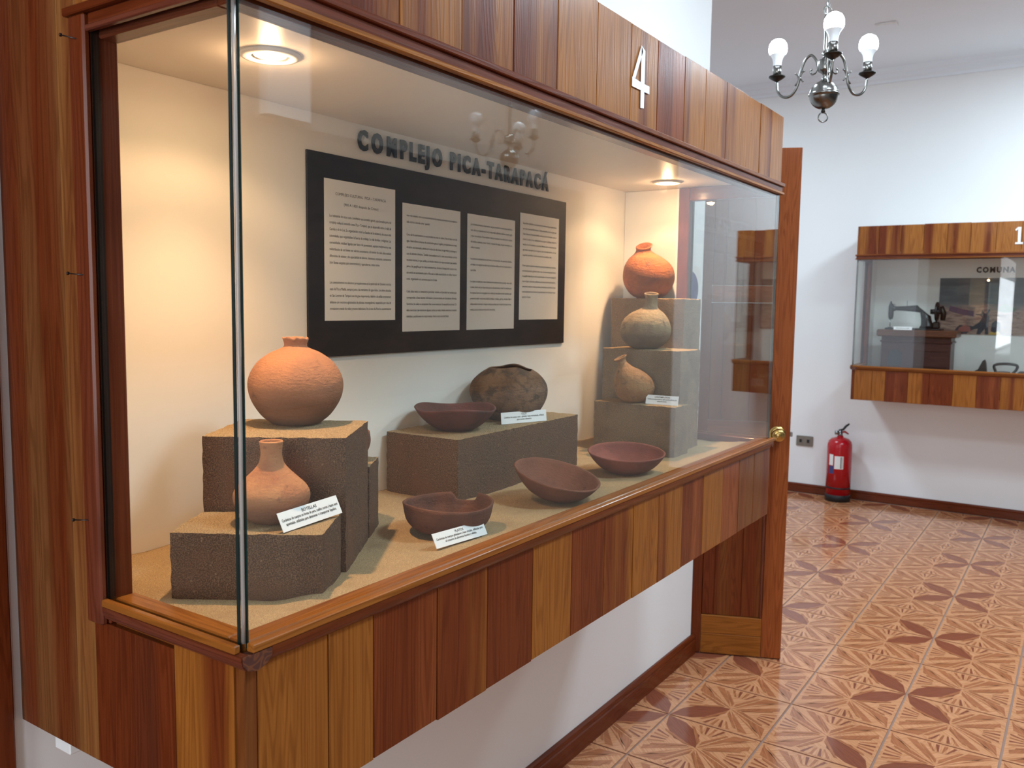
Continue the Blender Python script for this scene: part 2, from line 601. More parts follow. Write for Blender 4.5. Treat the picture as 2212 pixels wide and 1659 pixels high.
# near wall behind the camera, holding the two added fill-light windows
for i, (a_, b_) in enumerate(((OPPY, -2.42), (-1.78, -1.32), (-0.68, 0.0))):
    box(('wall_near_left', 'wall_near_middle', 'wall_near_right')[i], -3.34, -3.2, a_, b_, 0.0, CEIL, M_WALL)['kind'] = 'structure'
for i, wy in enumerate((-1.0, -2.1)):
    w_ = empty('window_%d' % (i + 1), (-3.2, wy, 0), kind='structure')
    box('parapet', -0.14, 0.0, -0.32, 0.32, 0.0, 0.78, M_WALL, w_)
    box('lintel', -0.14, 0.0, -0.32, 0.32, 2.72, CEIL, M_WALL, w_)
    for a_, b_ in ((-0.32, -0.28), (0.28, 0.32)):
        box('frame_post', -0.06, 0.005, a_, b_, 0.782, 2.718, M_WALL, w_, 0.002)
# housings around the added ceiling fill lights
for i, (x_, y_) in enumerate(FILL_PANELS):
    w_ = empty('trim_%d' % (i + 3), (x_, y_, CEIL), kind='structure')
    for a_ in (-1, 1):
        box('frame_bar', -0.31, 0.31, a_ * 0.3 - 0.012, a_ * 0.3 + 0.012, -0.045, -0.0005, M_WALL, w_, 0.002)
        box('frame_bar', a_ * 0.3 - 0.012, a_ * 0.3 + 0.012, -0.287, 0.287, -0.045, -0.0005, M_WALL, w_, 0.002)
# baseboards
BB = [(0, 0), (0, 0.085), (-0.008, 0.085), (-0.013, 0.080), (-0.0145, 0.072), (-0.0145, 0.066), (-0.012, 0.062), (-0.016, 0.058), (-0.018, 0.0)]
o = prism('baseboard_back', BB, 0, -3.2, WEND + 0.016, W_X, None, MAUVE)
tag(o, kind='structure')
o = prism('baseboard_far', [(FARX + u * 1.1, v * 0.82) for u, v in BB], 1, OPPY, 3.2, W_Y, None, DARKB)
tag(o, kind='structure')
# crown moulding on the far wall
CR = [(0, 3.18), (-0.018, 3.18), (-0.022, 3.20), (-0.045, 3.212), (-0.05, 3.235), (-0.075, 3.245), (-0.085, CEIL), (0, CEIL)]
tag(prism('trim_1', [(FARX + u, v) for u, v in CR], 1, OPPY, 3.2, M_CEIL), kind='structure')
# dark casing of the doorway at the left edge
door0 = empty('door_1', (0, 0, 0), kind='structure')
box('casing', -0.14, -0.019, -0.014, -0.0005, 0.0, 2.2, W_Z, door0, 0.003, DARKB)
box('door_panel', -0.95, -0.142, -0.012, -0.0005, 0.0, 2.12, W_Z, door0, 0.003, DARKB)
# rough plaster bead between casing and showcase
vs, fs = tube_data([(-0.0175, -0.002 + 0.0015 * noise.noise(Vector((0, 0, i * 1.7))), i * 0.06) for i in range(52)], 0.0042, 6)
tag(mobj('trim_2', vs, fs, M_WALL, None, (0, 0, 0), True), kind='structure')

# floor: grout bed + glazed tiles, printed in four turns so that four petals meet
T, TX, TY = 0.347, 2.2081, -0.497
floor = box('floor', -3.2, FARX + 0.14, OPPY - 0.14, 3.34, -0.12, -0.0035, M_GROUT)
floor['kind'] = 'structure'

def tile_mesh():
    g = 0.004
    S = T - 2 * g
    vs, fs, fm, uv = [], [], [], []
    def poly(pts, m, ang=0.0, z=0.0):
        b = len(vs)
        vs.extend([(g + x * S, g + y * S, z) for x, y in pts])
        fs.append(tuple(range(b, b + len(pts))))
        fm.append(m)
        c, s = math.cos(ang), math.sin(ang)
        uv.append([(x * c - y * s, x * s + y * c) for x, y in pts])
    def rot(p, k):
        x, y = p
        for _ in range(k):
            x, y = 1 - y, x
        return (x, y)
    e = 0.0002
    poly([(0, 0), (1, 0), (1, 1), (0, 1)], 0, 0.7, 0.0)
    petal = [(0.0, 0.0), (0.22, 0.06), (0.44, 0.24), (0.5, 0.5), (0.24, 0.44), (0.06, 0.22)]
    for k in range(4):
        R = lambda L: [rot(p, k) for p in L]
        A = math.pi / 4 + k * math.pi / 2
        if k == 0:
            poly(R(petal), 2, A, e)
        else:
            poly(R([(0.02, 0.02), (0.26, 0.05), (0.5, 0.5)]), 1, A + 0.3, e)
            poly(R([(0.02, 0.02), (0.10, 0.06), (0.47, 0.47), (0.30, 0.24)]), 0, A, 2 * e)
            poly(R([(0.05, 0.17), (0.04, 0.26), (0.28, 0.40), (0.46, 0.48)]), 1, A - 0.4, e)
        # hatched trapezoid at the middle of each edge, outlined chevron behind it
        poly(R([(0.33, 0.02), (0.67, 0.02), (0.56, 0.20), (0.44, 0.20)]), 0, k * math.pi / 2, 3 * e)
        for j in range(4):
            x = 0.355 + j * 0.085
            poly(R([(x, 0.03), (x + 0.036, 0.03), (0.5 + (x + 0.036 - 0.5) * 0.45, 0.19), (0.5 + (x - 0.5) * 0.45, 0.19)]), 1 if j % 2 else 2, k * math.pi / 2, 4 * e)
        poly(R([(0.30, 0.09), (0.335, 0.10), (0.49, 0.36), (0.49, 0.44)]), 1, k * math.pi / 2 + 0.5, 5 * e)
        poly(R([(0.70, 0.09), (0.665, 0.10), (0.51, 0.36), (0.51, 0.44)][::-1]), 1, k * math.pi / 2 - 0.5, 5 * e)
    # sides
    b = len(vs)
    vs.extend([(g, g, 0), (g + S, g, 0), (g + S, g + S, 0), (g, g + S, 0), (g, g, -0.0038), (g + S, g, -0.0038), (g + S, g + S, -0.0038), (g, g + S, -0.0038)])
    for q in ((0, 4, 5, 1), (1, 5, 6, 2), (2, 6, 7, 3), (3, 7, 4, 0)):
        fs.append(tuple(b + i for i in q))
        fm.append(3)
        uv.append([(0, 0)] * 4)
    me = bpy.data.meshes.new('floor_tile')
    me.from_pydata([(x - T / 2, y - T / 2, z) for x, y, z in vs], [], fs)
    for m in (M_T_LIGHT, M_T_MID, M_T_DARK, M_T_SIDE):
        me.materials.append(m)
    L = me.uv_layers.new(name='UVMap')
    i = 0
    for p, m, u in zip(me.polygons, fm, uv):
        p.material_index = m
        for q in u:
            L.data[i].uv = q
            i += 1
    # polygons with flipped winding face up again
    bm = bmesh.new()
    bm.from_mesh(me)
    bm.normal_update()
    for f in bm.faces:
        if f.material_index < 3 and f.normal.z < 0:
            f.normal_flip()
    bm.to_mesh(me)
    bm.free()
    return me
TILE = tile_mesh()
# petals meet at the node (TX + 2T, TY - T) and every second node from there
for i in range(-5, 13):
    for j in range(-6, 7):
        x0, y0 = TX + i * T, TY + j * T
        if x0 + T > FARX or y0 < OPPY or (y0 > 0.0 and x0 < WEND - 0.1):
            continue
        a, b = (i - 2) % 2, (j + 1) % 2
        k = {(0, 0): 0, (1, 0): 1, (1, 1): 2, (0, 1): 3}[(a, b)]
        o = bpy.data.objects.new('floor_tile', TILE)
        link(o, floor, (x0 + T / 2 + 3.2, y0 + T / 2 - OPPY + 0.14, 0.12))
        o.rotation_euler = (0, 0, k * math.pi / 2)

# ------------------------------------------------------------------ showcase builder
FASCIA = [-0.005, 0.136, 0.279, 0.421, 0.563, 0.703, 0.85, 0.995, 1.126, 1.275, 1.405, 1.55, 1.701, 1.827, 1.928, 2.043]
APRON = [0.019, 0.138, 0.226, 0.371, 0.505, 0.649, 0.791, 0.929, 1.066, 1.2, 1.344, 1.484, 1.628, 1.761, 1.893, 2.041]
H, Tn, R1, Bn = HONEY, TAN, RED, BROWN
def al(c, a):
    return (c[0], c[1], c[2], a)
APRON_C = [al(H, .34), al(H, .30), al(R1, .62), al(H, .55), al(R1, .72), al(H, .36), al(R1, .55), al(H, .42), al(H, .34), al(H, .46), al(R1, .5), al(H, .40), al(R1, .44), al(Bn, .40), al(Bn, .45)]
FASCIA_C = [al(Tn, .5), al(Tn, .55), al(Tn, .42), al(Tn, .44), al(Tn, .48), al(Tn, .36), al(Tn, .30), al(Tn, .38), al(R1, .46), al(Tn, .34), al(Tn, .36), al(Tn, .40), al(Tn, .36), al(Tn, .5), al(Tn, .36)]

def build_case(root, L, D, seed=0, post=0.25, detail=True):
    rnd = random.Random(seed)
    ZB, ZS, ZC, ZM, ZF = 0.841, 1.088, 1.842, 1.877, 2.075
    B = lambda n, *a, **k: box(n, *a[:6], a[6], root, k.get('bev', 0.002), k.get('color'))
    th = 0.016
    # liner
    B('back_panel', 0.0, L, -0.016, -0.001, 1.0, 1.90, M_LINER, bev=0)
    B('ceiling_panel', 0.0, L, -D + 0.003, -0.017, 1.879, 1.893, M_CCEIL, bev=0)
    B('floor_panel', 0.01, L - 0.01, -D + th + 0.002, -0.018, 1.02, 1.036, W_X, bev=0, color=DARKB)
    B('bottom_panel', 0.01, L - 0.01, -D + th + 0.002, -0.002, 0.90, 0.912, W_X, bev=0, color=DARKB)
    for s, x0, x1 in ((0, 0.017, 0.023), (1, L - 0.023, L - 0.017)):
        B('side_liner', x0, x1, -post + 0.036, -0.017, 1.037, 1.878, M_LINER, bev=0)
        B('side_backing', *((0.0145, 0.0165) if s == 0 else (L - 0.0165, L - 0.0145)), -post + 0.036, -0.017, 0.845, 2.07, W_Z, bev=0, color=DARKB)
    # fronts: apron boards below, fascia boards above
    def boards(edges, cols, z0, z1, wob):
        for i in range(len(edges) - 1):
            a, b = edges[i], edges[i + 1]
            dz = rnd.uniform(-wob, wob)
            dy = rnd.uniform(0, 0.0016)
            c = cols[i % len(cols)]
            o = B('board', a + 0.0008, b - 0.0008, -D - dy, -D + th, z0 + (dz if z0 < 1.0 else 0), z1 + (dz if z0 > 1.0 else 0), W_Z, bev=0.0012, color=c)
    sc = L / 2.036
    boards([e * sc for e in APRON], APRON_C, ZB, 1.064, 0.0015)
    boards([e * sc for e in FASCIA], FASCIA_C, ZM - 0.003, ZF, 0.0022)
    B('fascia_backing', 0.018, L - 0.018, -D + th + 0.0006, -D + th + 0.006, ZM + 0.018, ZF - 0.006, W_X, bev=0, color=DARKB)
    B('corner_strip', 0.0, 0.0185 * sc, -D - 0.001, -D + th, ZB, 1.064, W_Z, bev=0.0012, color=al(BROWN, .5))
    # the two ends
    for e in (0, 1):
        xo0, xo1 = (-0.002, th - 0.002) if e == 0 else (L - th + 0.002, L + 0.002)
        sx = -1 if e == 0 else 1
        cA, cB = (al(lin(124, 78, 44), .46), al(lin(146, 98, 54), .42)) if e == 0 else (al(H, .4), al(R1, .5))
        B('board', xo0, xo1, -0.1655, -0.001, ZB, ZF + 0.02, W_Z, bev=0, color=cA)
        B('board', xo0, xo1, -post + 0.0356, -0.1659, ZB, ZF + 0.02, W_Z, bev=0, color=cB)
        B('board', xo0, xo1, -0.395, -post + 0.035, ZB, 1.0495, W_Z, bev=0.0005, color=al(DARKB, .6))
        B('board', xo0, xo1, -D + th + 0.001, -0.3965, ZB, 1.064, W_Z, bev=0.0005, color=al(HONEY, .40))
        B('board', xo0, xo1, -0.395, -post + 0.035, ZM + 0.0004, ZF, W_Z, bev=0.0005, color=al(TAN, .4))
        B('board', xo0, xo1, -D + th + 0.001, -0.3965, ZM - 0.003, ZF, W_Z, color=al(TAN, .3))
        # posts: outer trim, inner jamb
        ox0, ox1 = (-0.013, -0.0022) if e == 0 else (L + 0.0022, L + 0.013)
        B('outer_post', ox0, ox1, -post, -post + 0.036, 1.05, ZM - 0.0112, W_Z, bev=0.003, color=al(MAUVE, .5))
        ix0, ix1 = (-0.0018, 0.034) if e == 0 else (L - 0.034, L + 0.0018)
        B('inner_post', ix0, ix1, -post - 0.002, -post + 0.0352, 1.05, 1.878, W_Z, bev=0.002, color=al(MAUVE, .55))
        B('glass_stop', *((-0.002, 0.006) if e == 0 else (L - 0.006, L + 0.002)), -post + 0.0008 - 0.006, -post + 0.0005, 1.086, 1.846, M_DARKM, bev=0)
    # sill: cap outside the glass, rail inside it, moulding under the cap
    s = 0.013
    B('sill_cap', 0.004, L + s, -D - s, -D - 0.0004, 1.0775, ZS, W_X, bev=0.0012, color=al(HONEY, .22))
    B('sill_cap', -s, -0.0034, -D + 0.001, -post - 0.0004, 1.0775, ZS, W_Y, bev=0.0015, color=al(HONEY, .40))
    B('sill_cap', L + 0.0034, L + s, -D + 0.001, -post - 0.0004, 1.0775, ZS, W_Y, bev=0.0015, color=al(HONEY, .45))
    B('sill_rail', 0.006, L - 0.006, -D + 0.0065, -D + 0.036, 1.037, ZS - 0.002, W_X, bev=0.002, color=al(HONEY, .44))
    B('sill_rail', 0.006, 0.036, -D + 0.037, -post - 0.003, 1.037, ZS - 0.002, W_Y, bev=0.002, color=al(HONEY, .40))
    B('sill_rail', L - 0.036, L - 0.006, -D + 0.037, -post - 0.003, 1.037, ZS - 0.002, W_Y, bev=0.002, color=al(MAUVE, .5))
    arc = [(-0.011 * math.sin(t), -0.020 * (1 - math.cos(t)) * 0 - 0.0) for t in (0,)]
    q = [(0.0, 0.0), (0.0, 0.020)] + [(-0.010 * math.cos(t), 0.020 - 0.020 * math.sin(t)) for t in [i * math.pi / 10 for i in range(6)]]
    mq = [(-D - 0.0017 + u, 1.0572 + v) for u, v in q]
    prism('sill_moulding', mq, 0, 0.034, L - 0.001, W_X, root, al(BROWN, .42))
    for e in (0, 1):
        x = -0.002 if e == 0 else L + 0.002
        sg = 1 if e == 0 else -1
        prism('sill_moulding', [(x + sg * u * 1.0, 1.0572 + v) for u, v in q], 1, -D - 0.010, -post - 0.0004, W_Y, root, al(MAUVE, .4))
    # end grain block where the side moulding runs past the corner
    prism('moulding_end', [(-0.010, 0.0195), (-0.009, 0.008), (-0.003, 0.001), (0.010, -0.003), (0.026, 0.002), (0.033, 0.010), (0.033, 0.0195)], 1, 0, 0.0135, M_ENDGRAIN, root, None, (0.0, -D - 0.0125, 1.0572))
    # cornice: lower lip, frieze, upper lip
    cs = 0.0115
    for nm, z0, z1, out, cc in (('cornice_lip', ZC, ZC + 0.008, cs, al(TAN, .45)), ('cornice_frieze', ZC + 0.008, ZM - 0.011, cs - 0.005, al(MAUVE, .45)), ('cornice_lip', ZM - 0.011, ZM, cs + 0.001, al(TAN, .5))):
        B(nm, -out, L + out, -D - out, -D - 0.0002, z0, z1, W_X, bev=0.0016, color=cc)
        ye = -post + 0.045 if z1 == ZM else -post - 0.0005
        B(nm, -out - (0.003 if z1 == ZM else 0), -0.0025, -D + 0.0002, ye, z0, z1, W_Y, bev=0.0016, color=al(MAUVE, .45))
        B(nm, L + 0.0025, L + out, -D + 0.0002, -post + 0.0355 - 0.036, z0, z1, W_Y, bev=0.0016, color=al(MAUVE, .45))
    B('top_rail', 0.006, L - 0.006, -D + 0.0065, -D + 0.036, ZC - 0.006, 1.878, W_X, bev=0.002, color=al(MAUVE, .55))
    B('top_rail', 0.006, 0.034, -D + 0.037, -post - 0.003, ZC - 0.006, 1.878, W_Y, bev=0.002, color=al(MAUVE, .5))
    B('top_rail', L - 0.034, L - 0.006, -D + 0.037, -post - 0.003, ZC - 0.006, 1.878, W_Y, bev=0.002, color=al(MAUVE, .5))
    B('head_filler', -0.002, L + 0.002, -D, -D + 0.006, ZC + 0.004, ZM, W_X, bev=0, color=al(DARKB, .5))
    # glass, cut edges, silicone
    def pane(x0, x1, y0, y1, ends):
        z0, z1 = 1.079, 1.846
        vs = [(x0, y0, z0), (x1, y0, z0), (x1, y1, z0), (x0, y1, z0), (x0, y0, z1), (x1, y0, z1), (x1, y1, z1), (x0, y1, z1)]
        fm = [1, 1, 0, 0, 0, 0]
        for i in ends:
            fm[i] = 1
        mobj('glass_pane', vs, BOXF, [M_GLASS, M_GEDGE], root, (0, 0, 0), False, fm)
    pane(0.008, L - 0.0005, -D + 0.0, -D + 0.0055, (3, 5))
    pane(-0.0025, 0.003, -D + 0.008, -post, (2, 4))
    pane(L - 0.003, L + 0.0025, -D + 0.0062, -post, (2, 4))
    vs, fs = tube_data([(0.0046 + 0.0006 * noise.noise(Vector((i * .9, 1, seed))), -D + 0.0052, 1.086 + i * 0.0505) for i in range(16)], [0.0026 + 0.0008 * abs(noise.noise(Vector((i * 1.3, 4, seed)))) for i in range(16)], 6)
    mobj('silicone_bead', vs, fs, M_SILI, root, (0, 0, 0), True)

case = empty('display_case', (0, 0, 0), 0, 'long wall-mounted wooden showcase number 4 holding ceramic pots behind glass', 'display case', 'wooden showcases')
LC, DC = 2.036, 0.531
build_case(case, LC, DC, 3)
# support cleat under the near end, nails in the near post
box('support_cleat', 0.016, 0.05, -0.102, -0.06, 0.804, 0.8995, M_WALL, case, 0.002)
for z, y, dz in ((1.834, -0.2348, 0.006), (1.5297, -0.233, 0.002), (1.1953, -0.2258, -0.001)):
    d = Vector((-0.009, 0.021, dz))
    a = Vector((-0.0125, y, z))
    nl = tube('nail', [a, a + d], 0.0009, M_NAIL, case)
    tube('nail_head', [a + d, a + d * 1.07], 0.0024, M_NAIL, nl)

# painted numeral on the fascia
def strokes(name, polys, thick, mat, parent, place):
    V, Fc = [], []
    for P in polys:
        n = len(P)
        b = len(V)
        V += [place(x, y, 0.0) for x, y in P] + [place(x, y, thick) for x, y in P]
        Fc += [tuple(range(b, b + n)), tuple(range(b + n, b + 2 * n))[::-1]] + [(b + i, b + n + i, b + n + (i + 1) % n, b + (i + 1) % n) for i in range(n)]
    o = mobj(name, V, Fc, mat, parent)
    fixn(o)
    return o
four = [[(0.040, 0.127), (0.058, 0.120), (0.058, 0.002), (0.042, 0.0)],
        [(0.040, 0.127), (0.047, 0.116), (0.014, 0.055), (0.002, 0.055)],
        [(0.0, 0.055), (0.0, 0.036), (0.042, 0.036), (0.042, 0.052)],
        [(0.058, 0.052), (0.058, 0.036), (0.083, 0.036), (0.083, 0.052)]]
strokes('numeral', four, 0.0012, M_WHITEP, case, lambda x, y, z: (0.998 + x, -DC - 0.0019 - z, 1.9135 + y))

far = empty('display_case', (FARX, 0.062, 0), -math.pi / 2, 'wooden showcase number 1 on the far wall with sewing machine inside', 'display case', 'wooden showcases')
LF, DF = 2.06, 0.565
build_case(far, LF, DF, 11)
one = [[(0.016, 0.11), (0.034, 0.11), (0.034, 0.012), (0.018, 0.012)], [(0.0, 0.094), (0.016, 0.11), (0.018, 0.098), (0.004, 0.085)], [(0.004, 0.0), (0.048, 0.0), (0.048, 0.012), (0.004, 0.012)]]
strokes('numeral', one, 0.0015, M_WHITEP, far, lambda x, y, z: (0.965 + x, -DF - 0.0019 - z, 1.925 + y))

# ------------------------------------------------------------------ recessed downlights of the showcase
def downlight(x, y, label, aim):
    r = empty('recessed_downlight', (x, y, 1.8788), 0, label, 'lamp', 'downlights in the showcase ceiling')
    lathe('trim_ring', [(0.030, 0.0), (0.030, -0.004), (0.034, -0.006), (0.043, -0.005), (0.046, -0.001), (0.046, 0.0)], M_TRIM, r, seg=56)
    lathe('reflector', [(0.0295, -0.0035), (0.029, -0.001), (0.022, -0.0006), (0.0, -0.0004)], M_CHROME, r, seg=48)
    lathe('bulb', [(0.0, -0.0032), (0.018, -0.0030), (0.0245, -0.0018), (0.025, -0.0009)], M_HALO, r, seg=40)
    li = bpy.data.lights.new('halogen_spot', 'SPOT')
    li.energy = SPOT_W
    li.color = (1.0, 0.60, 0.32)
    li.spot_size = math.radians(94)
    li.spot_blend = 0.8
    li.shadow_soft_size = 0.012
    lo = bpy.data.objects.new('halogen_spot', li)
    link(lo, r, (0, 0, -0.007))
    ws = bpy.data.lights.new('halogen_spill', 'SPOT')
    ws.energy = SPILL_W
    ws.color = li.color
    ws.spot_size = math.radians(134)
    ws.spot_blend = 0.35
    ws.shadow_soft_size = 0.012
    wo = link(bpy.data.objects.new('halogen_spill', ws), r, (0, 0, -0.007))
    wo.rotation_euler = Vector(aim).to_track_quat('-Z', 'Y').to_euler()
    gl = bpy.data.lights.new('halogen_glow', 'POINT')
    gl.energy = GLOW_W
    gl.color = li.color
    gl.shadow_soft_size = 0.012
    link(bpy.data.objects.new('halogen_glow', gl), r, (0, 0, -0.022))
    lo.rotation_euler = Vector(aim).to_track_quat('-Z', 'Y').to_euler()
    return r
downlight(0.278, -0.268, 'glowing recessed downlight nearest the front glass corner', (0.0, 0.06, -1))
downlight(1.852, -0.239, 'glowing recessed downlight above the tall stepped pedestal', (-0.10, 0.03, -1))

# ------------------------------------------------------------------ sand bed
def sand_h(x, y):
    h = 1.066 + 0.004 * noise.noise(Vector((x * 7, y * 7, 0))) + 0.0018 * noise.noise(Vector((x * 22, y * 22, 3)))
    t = max(0.0, min(1.0, (-y - 0.36) / 0.14))
    h += 0.010 * t * t * (3 - 2 * t) * (0.8 + 0.4 * noise.noise(Vector((x * 4, 1, 2))))
    h += 0.007 * math.exp(-((x - 0.21) ** 2 + (y + 0.455) ** 2) / 0.0016)
    t = max(0.0, min(1.0, (0.16 - x) / 0.12))
    return h + 0.004 * t
NX, NY = 220, 60
X0, X1, Y0, Y1 = 0.037, LC - 0.037, -DC + 0.037, -0.0165
vs = [(X0 + (X1 - X0) * i / NX, Y0 + (Y1 - Y0) * j / NY, 0) for j in range(NY + 1) for i in range(NX + 1)]
vs = [(x, y, sand_h(x, y)) for x, y, _ in vs]
fs = [(j * (NX + 1) + i, j * (NX + 1) + i + 1, (j + 1) * (NX + 1) + i + 1, (j + 1) * (NX + 1) + i) for j in range(NY) for i in range(NX)]
# skirt so the bed has thickness
ring = [i for i in range(NX + 1)] + [j * (NX + 1) + NX for j in range(1, NY + 1)] + [NY * (NX + 1) + i for i in range(NX - 1, -1, -1)] + [j * (NX + 1) for j in range(NY - 1, 0, -1)]
b0 = len(vs)
vs += [(vs[i][0], vs[i][1], 1.037) for i in ring]
fs += [(ring[i], b0 + i, b0 + (i + 1) % len(ring), ring[(i + 1) % len(ring)]) for i in range(len(ring))]
o = mobj('sand_bed', vs, fs, M_SAND, None, (0, 0, 0), True)
tag(o, 'bed of golden sand covering the showcase floor', 'sand', None, 'stuff')

# ------------------------------------------------------------------ pedestals
def rough_block(name, w, d, h, mat, parent, loc, seed, step=0.011):
    nx, ny, nz = max(2, int(w / step)), max(2, int(d / step)), max(2, int(h / step))
    bm = bmesh.new()
    def grid(o, u, v, nu, nv):
        g = [[bm.verts.new(o + u * (i / nu) + v * (j / nv)) for i in range(nu + 1)] for j in range(nv + 1)]
        for j in range(nv):
            for i in range(nu):
                bm.faces.new((g[j][i], g[j][i + 1], g[j + 1][i + 1], g[j + 1][i]))
    X, Y, Z = Vector((w, 0, 0)), Vector((0, d, 0)), Vector((0, 0, h))
    O = Vector((0, 0, 0))
    grid(O, X, Z, nx, nz); grid(O + X, Y, Z, ny, nz); grid(O + X + Y, -X, Z, nx, nz); grid(O + Y, -Y, Z, ny, nz); grid(O + Z, X, Y, nx, ny); grid(O + Y, X, -Y, nx, ny)
    bmesh.ops.remove_doubles(bm, verts=bm.verts, dist=1e-5)
    for v_ in bm.verts:
        q = v_.co * 60 + Vector((seed, seed * 2, 0))
        n_ = Vector((noise.noise(q), noise.noise(q + Vector((5, 1, 2))), noise.noise(q + Vector((1, 8, 4)))))
        corner = sum(1 for c_, m_ in zip(v_.co, (w, d, h)) if c_ < 1e-4 or c_ > m_ - 1e-4)
        v_.co += n_ * (0.0011 if corner < 2 else 0.0019)
        if corner >= 2:
            v_.co += (Vector((w / 2, d / 2, h / 2)) - v_.co).normalized() * 0.0016
    me = bpy.data.meshes.new(name)
    bm.to_mesh(me)
    bm.free()
    me.materials.append(mat)
    for p_ in me.polygons:
        p_.use_smooth = True
    try:
        me.set_sharp_from_angle(angle=math.radians(50))
    except Exception:
        pass
    return link(bpy.data.objects.new(name, me), parent, loc)

ZB0 = 1.0375
pa = -0.9856
ped = empty('stepped_pedestal', (0.0811, -0.2686, ZB0), pa, 'sand-coated stepped pedestal near the glass corner under the big round jar', 'pedestal', 'sand-coated pedestals')
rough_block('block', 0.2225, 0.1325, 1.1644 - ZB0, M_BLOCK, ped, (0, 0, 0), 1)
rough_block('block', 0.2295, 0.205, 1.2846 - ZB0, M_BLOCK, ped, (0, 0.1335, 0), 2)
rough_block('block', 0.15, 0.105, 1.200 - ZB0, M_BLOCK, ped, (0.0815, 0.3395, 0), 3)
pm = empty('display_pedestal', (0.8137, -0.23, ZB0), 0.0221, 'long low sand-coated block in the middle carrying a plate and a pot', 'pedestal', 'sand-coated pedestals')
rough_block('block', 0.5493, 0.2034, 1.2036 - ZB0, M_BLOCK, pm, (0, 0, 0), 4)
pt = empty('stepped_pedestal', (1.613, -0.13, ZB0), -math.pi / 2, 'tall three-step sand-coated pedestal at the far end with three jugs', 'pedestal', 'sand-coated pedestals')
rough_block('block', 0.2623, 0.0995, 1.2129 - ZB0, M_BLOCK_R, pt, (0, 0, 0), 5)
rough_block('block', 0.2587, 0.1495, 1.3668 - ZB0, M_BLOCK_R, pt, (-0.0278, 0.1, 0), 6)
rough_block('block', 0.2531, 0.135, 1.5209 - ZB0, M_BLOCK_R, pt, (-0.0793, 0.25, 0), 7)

# ------------------------------------------------------------------ pottery (hollow, with real wall thickness)
def vessel(name, outer, wall, mat, loc, label, cat, group, rz=0.0, seg=72, wob=0.02, seed=0, warp=None, rot=None, bottom=0.006, scale=1.0, zs=1.0):
    """outer profile from base centre to rim; the inner wall is offset inwards"""
    inner = []
    for q in outer[::-1]:
        r, z = q[0] - wall, q[1]
        if r < 0.004 or q[1] < bottom:
            break
        inner.append((r, z) + tuple(q[2:]))
    lip = outer[-1]
    mid = (lip[0] - wall * 0.5, lip[1] + wall * 0.35) + tuple(lip[2:])
    last = inner[-1]
    prof = list(outer) + [mid] + inner + [(last[0] * 0.6, max(bottom, last[1] - 0.008)) + tuple(last[2:]), (0.0, max(bottom, last[1] - 0.010)) + tuple(last[2:4])]
    o = lathe(name, prof, mat, None, loc, seg, wob=wob, seed=seed, warp=warp)
    o.rotation_euler = rot if rot else (0, 0, rz)
    o.scale = (scale, scale, scale * zs)
    return tag(o, label, cat, group)

def dense(prof, n=4):
    P = spline([Vector((q[0], q[1], 0)) for q in prof], n)
    return [(max(0.0, p.x), p.y) for p in P]

GP = 'ancient ceramic vessels'
chipw = lambda t, r, z: (0.0035 * noise.noise(Vector((math.cos(t) * 2.5, math.sin(t) * 2.5, 4))) if z > 0.137 else 0)
vessel('round_jar', [(0, 0), (0.036, 0.0)] + dense([(0.043, 0.002), (0.062, 0.017), (0.0785, 0.041), (0.0845, 0.064), (0.081, 0.085), (0.0665, 0.107), (0.045, 0.1225), (0.026, 0.1305), (0.0198, 0.136), (0.0235, 0.1475)], 4), 0.005, M_POT_A,
       (0.3805, -0.2045, 1.2843), 'large round terracotta jar with short chipped neck atop the near pedestal', 'jar', GP, seed=1, warp=chipw, scale=0.967, zs=1.05)
vessel('clay_bottle', [(0, 0), (0.026, 0.0)] + dense([(0.032, 0.001), (0.047, 0.012), (0.056, 0.027), (0.0585, 0.041), (0.053, 0.053), (0.0405, 0.065), (0.0285, 0.076), (0.0195, 0.087), (0.0163, 0.1), (0.0172, 0.113), (0.0186, 0.119)], 4), 0.004, M_POT_B,
       (0.2162, -0.3313, 1.1641), 'pear-shaped clay bottle with cylindrical neck on the lowest near step', 'bottle', GP, seed=4, wob=0.015, scale=0.97, zs=1.06)
wav = lambda t, r, z: (0.005 * math.sin(2 * t + 0.6) + 0.002 * math.sin(5 * t)) * max(0, (z - 0.09) / 0.04)
vessel('cooking_pot', [(0, 0), (0.045, 0.0)] + dense([(0.055, 0.002), (0.078, 0.022), (0.094, 0.05), (0.0993, 0.076), (0.093, 0.1), (0.077, 0.12), (0.063, 0.130)], 4), 0.006, M_POT_C,
       (1.168, -0.121, 1.2028), 'wide-mouthed sooty cooking pot behind the OLLA card', 'pot', GP, seed=8, wob=0.03, warp=wav)
sq = lambda t, r, z: 0.0035 * math.cos(3 * t + 0.8) * (z / 0.05)
vessel('clay_plate', [(0, 0), (0.034, 0.0)] + dense([(0.041, 0.001), (0.062, 0.014), (0.082, 0.033), (0.096, 0.053)], 5), 0.0055, M_PLATE,
       (0.935, -0.13, 1.2028), 'dark plum shallow clay plate on the middle block', 'plate', GP, seed=12, wob=0.03, warp=sq)
def notch(t, r, z):
    if z < 0.03:
        return 0.0
    a = (t - math.radians(12) + math.pi) % (2 * math.pi) - math.pi
    w = max(0.0, 1 - (abs(a) / 0.34) ** 6)
    return -0.017 * w * min(1, (z - 0.03) / 0.02) + 0.003 * math.sin(2 * t + 2.2)
vessel('clay_bowl', [(0, 0), (0.036, 0.0)] + dense([(0.044, 0.001), (0.066, 0.012), (0.080, 0.030), (0.0865, 0.058)], 5), 0.005, M_BOWL1,
       (0.612, -0.362, 1.066), 'dark brown clay bowl with broken rim beside the PLATOS card', 'bowl', GP, seed=15, wob=0.03, warp=notch, seg=96)
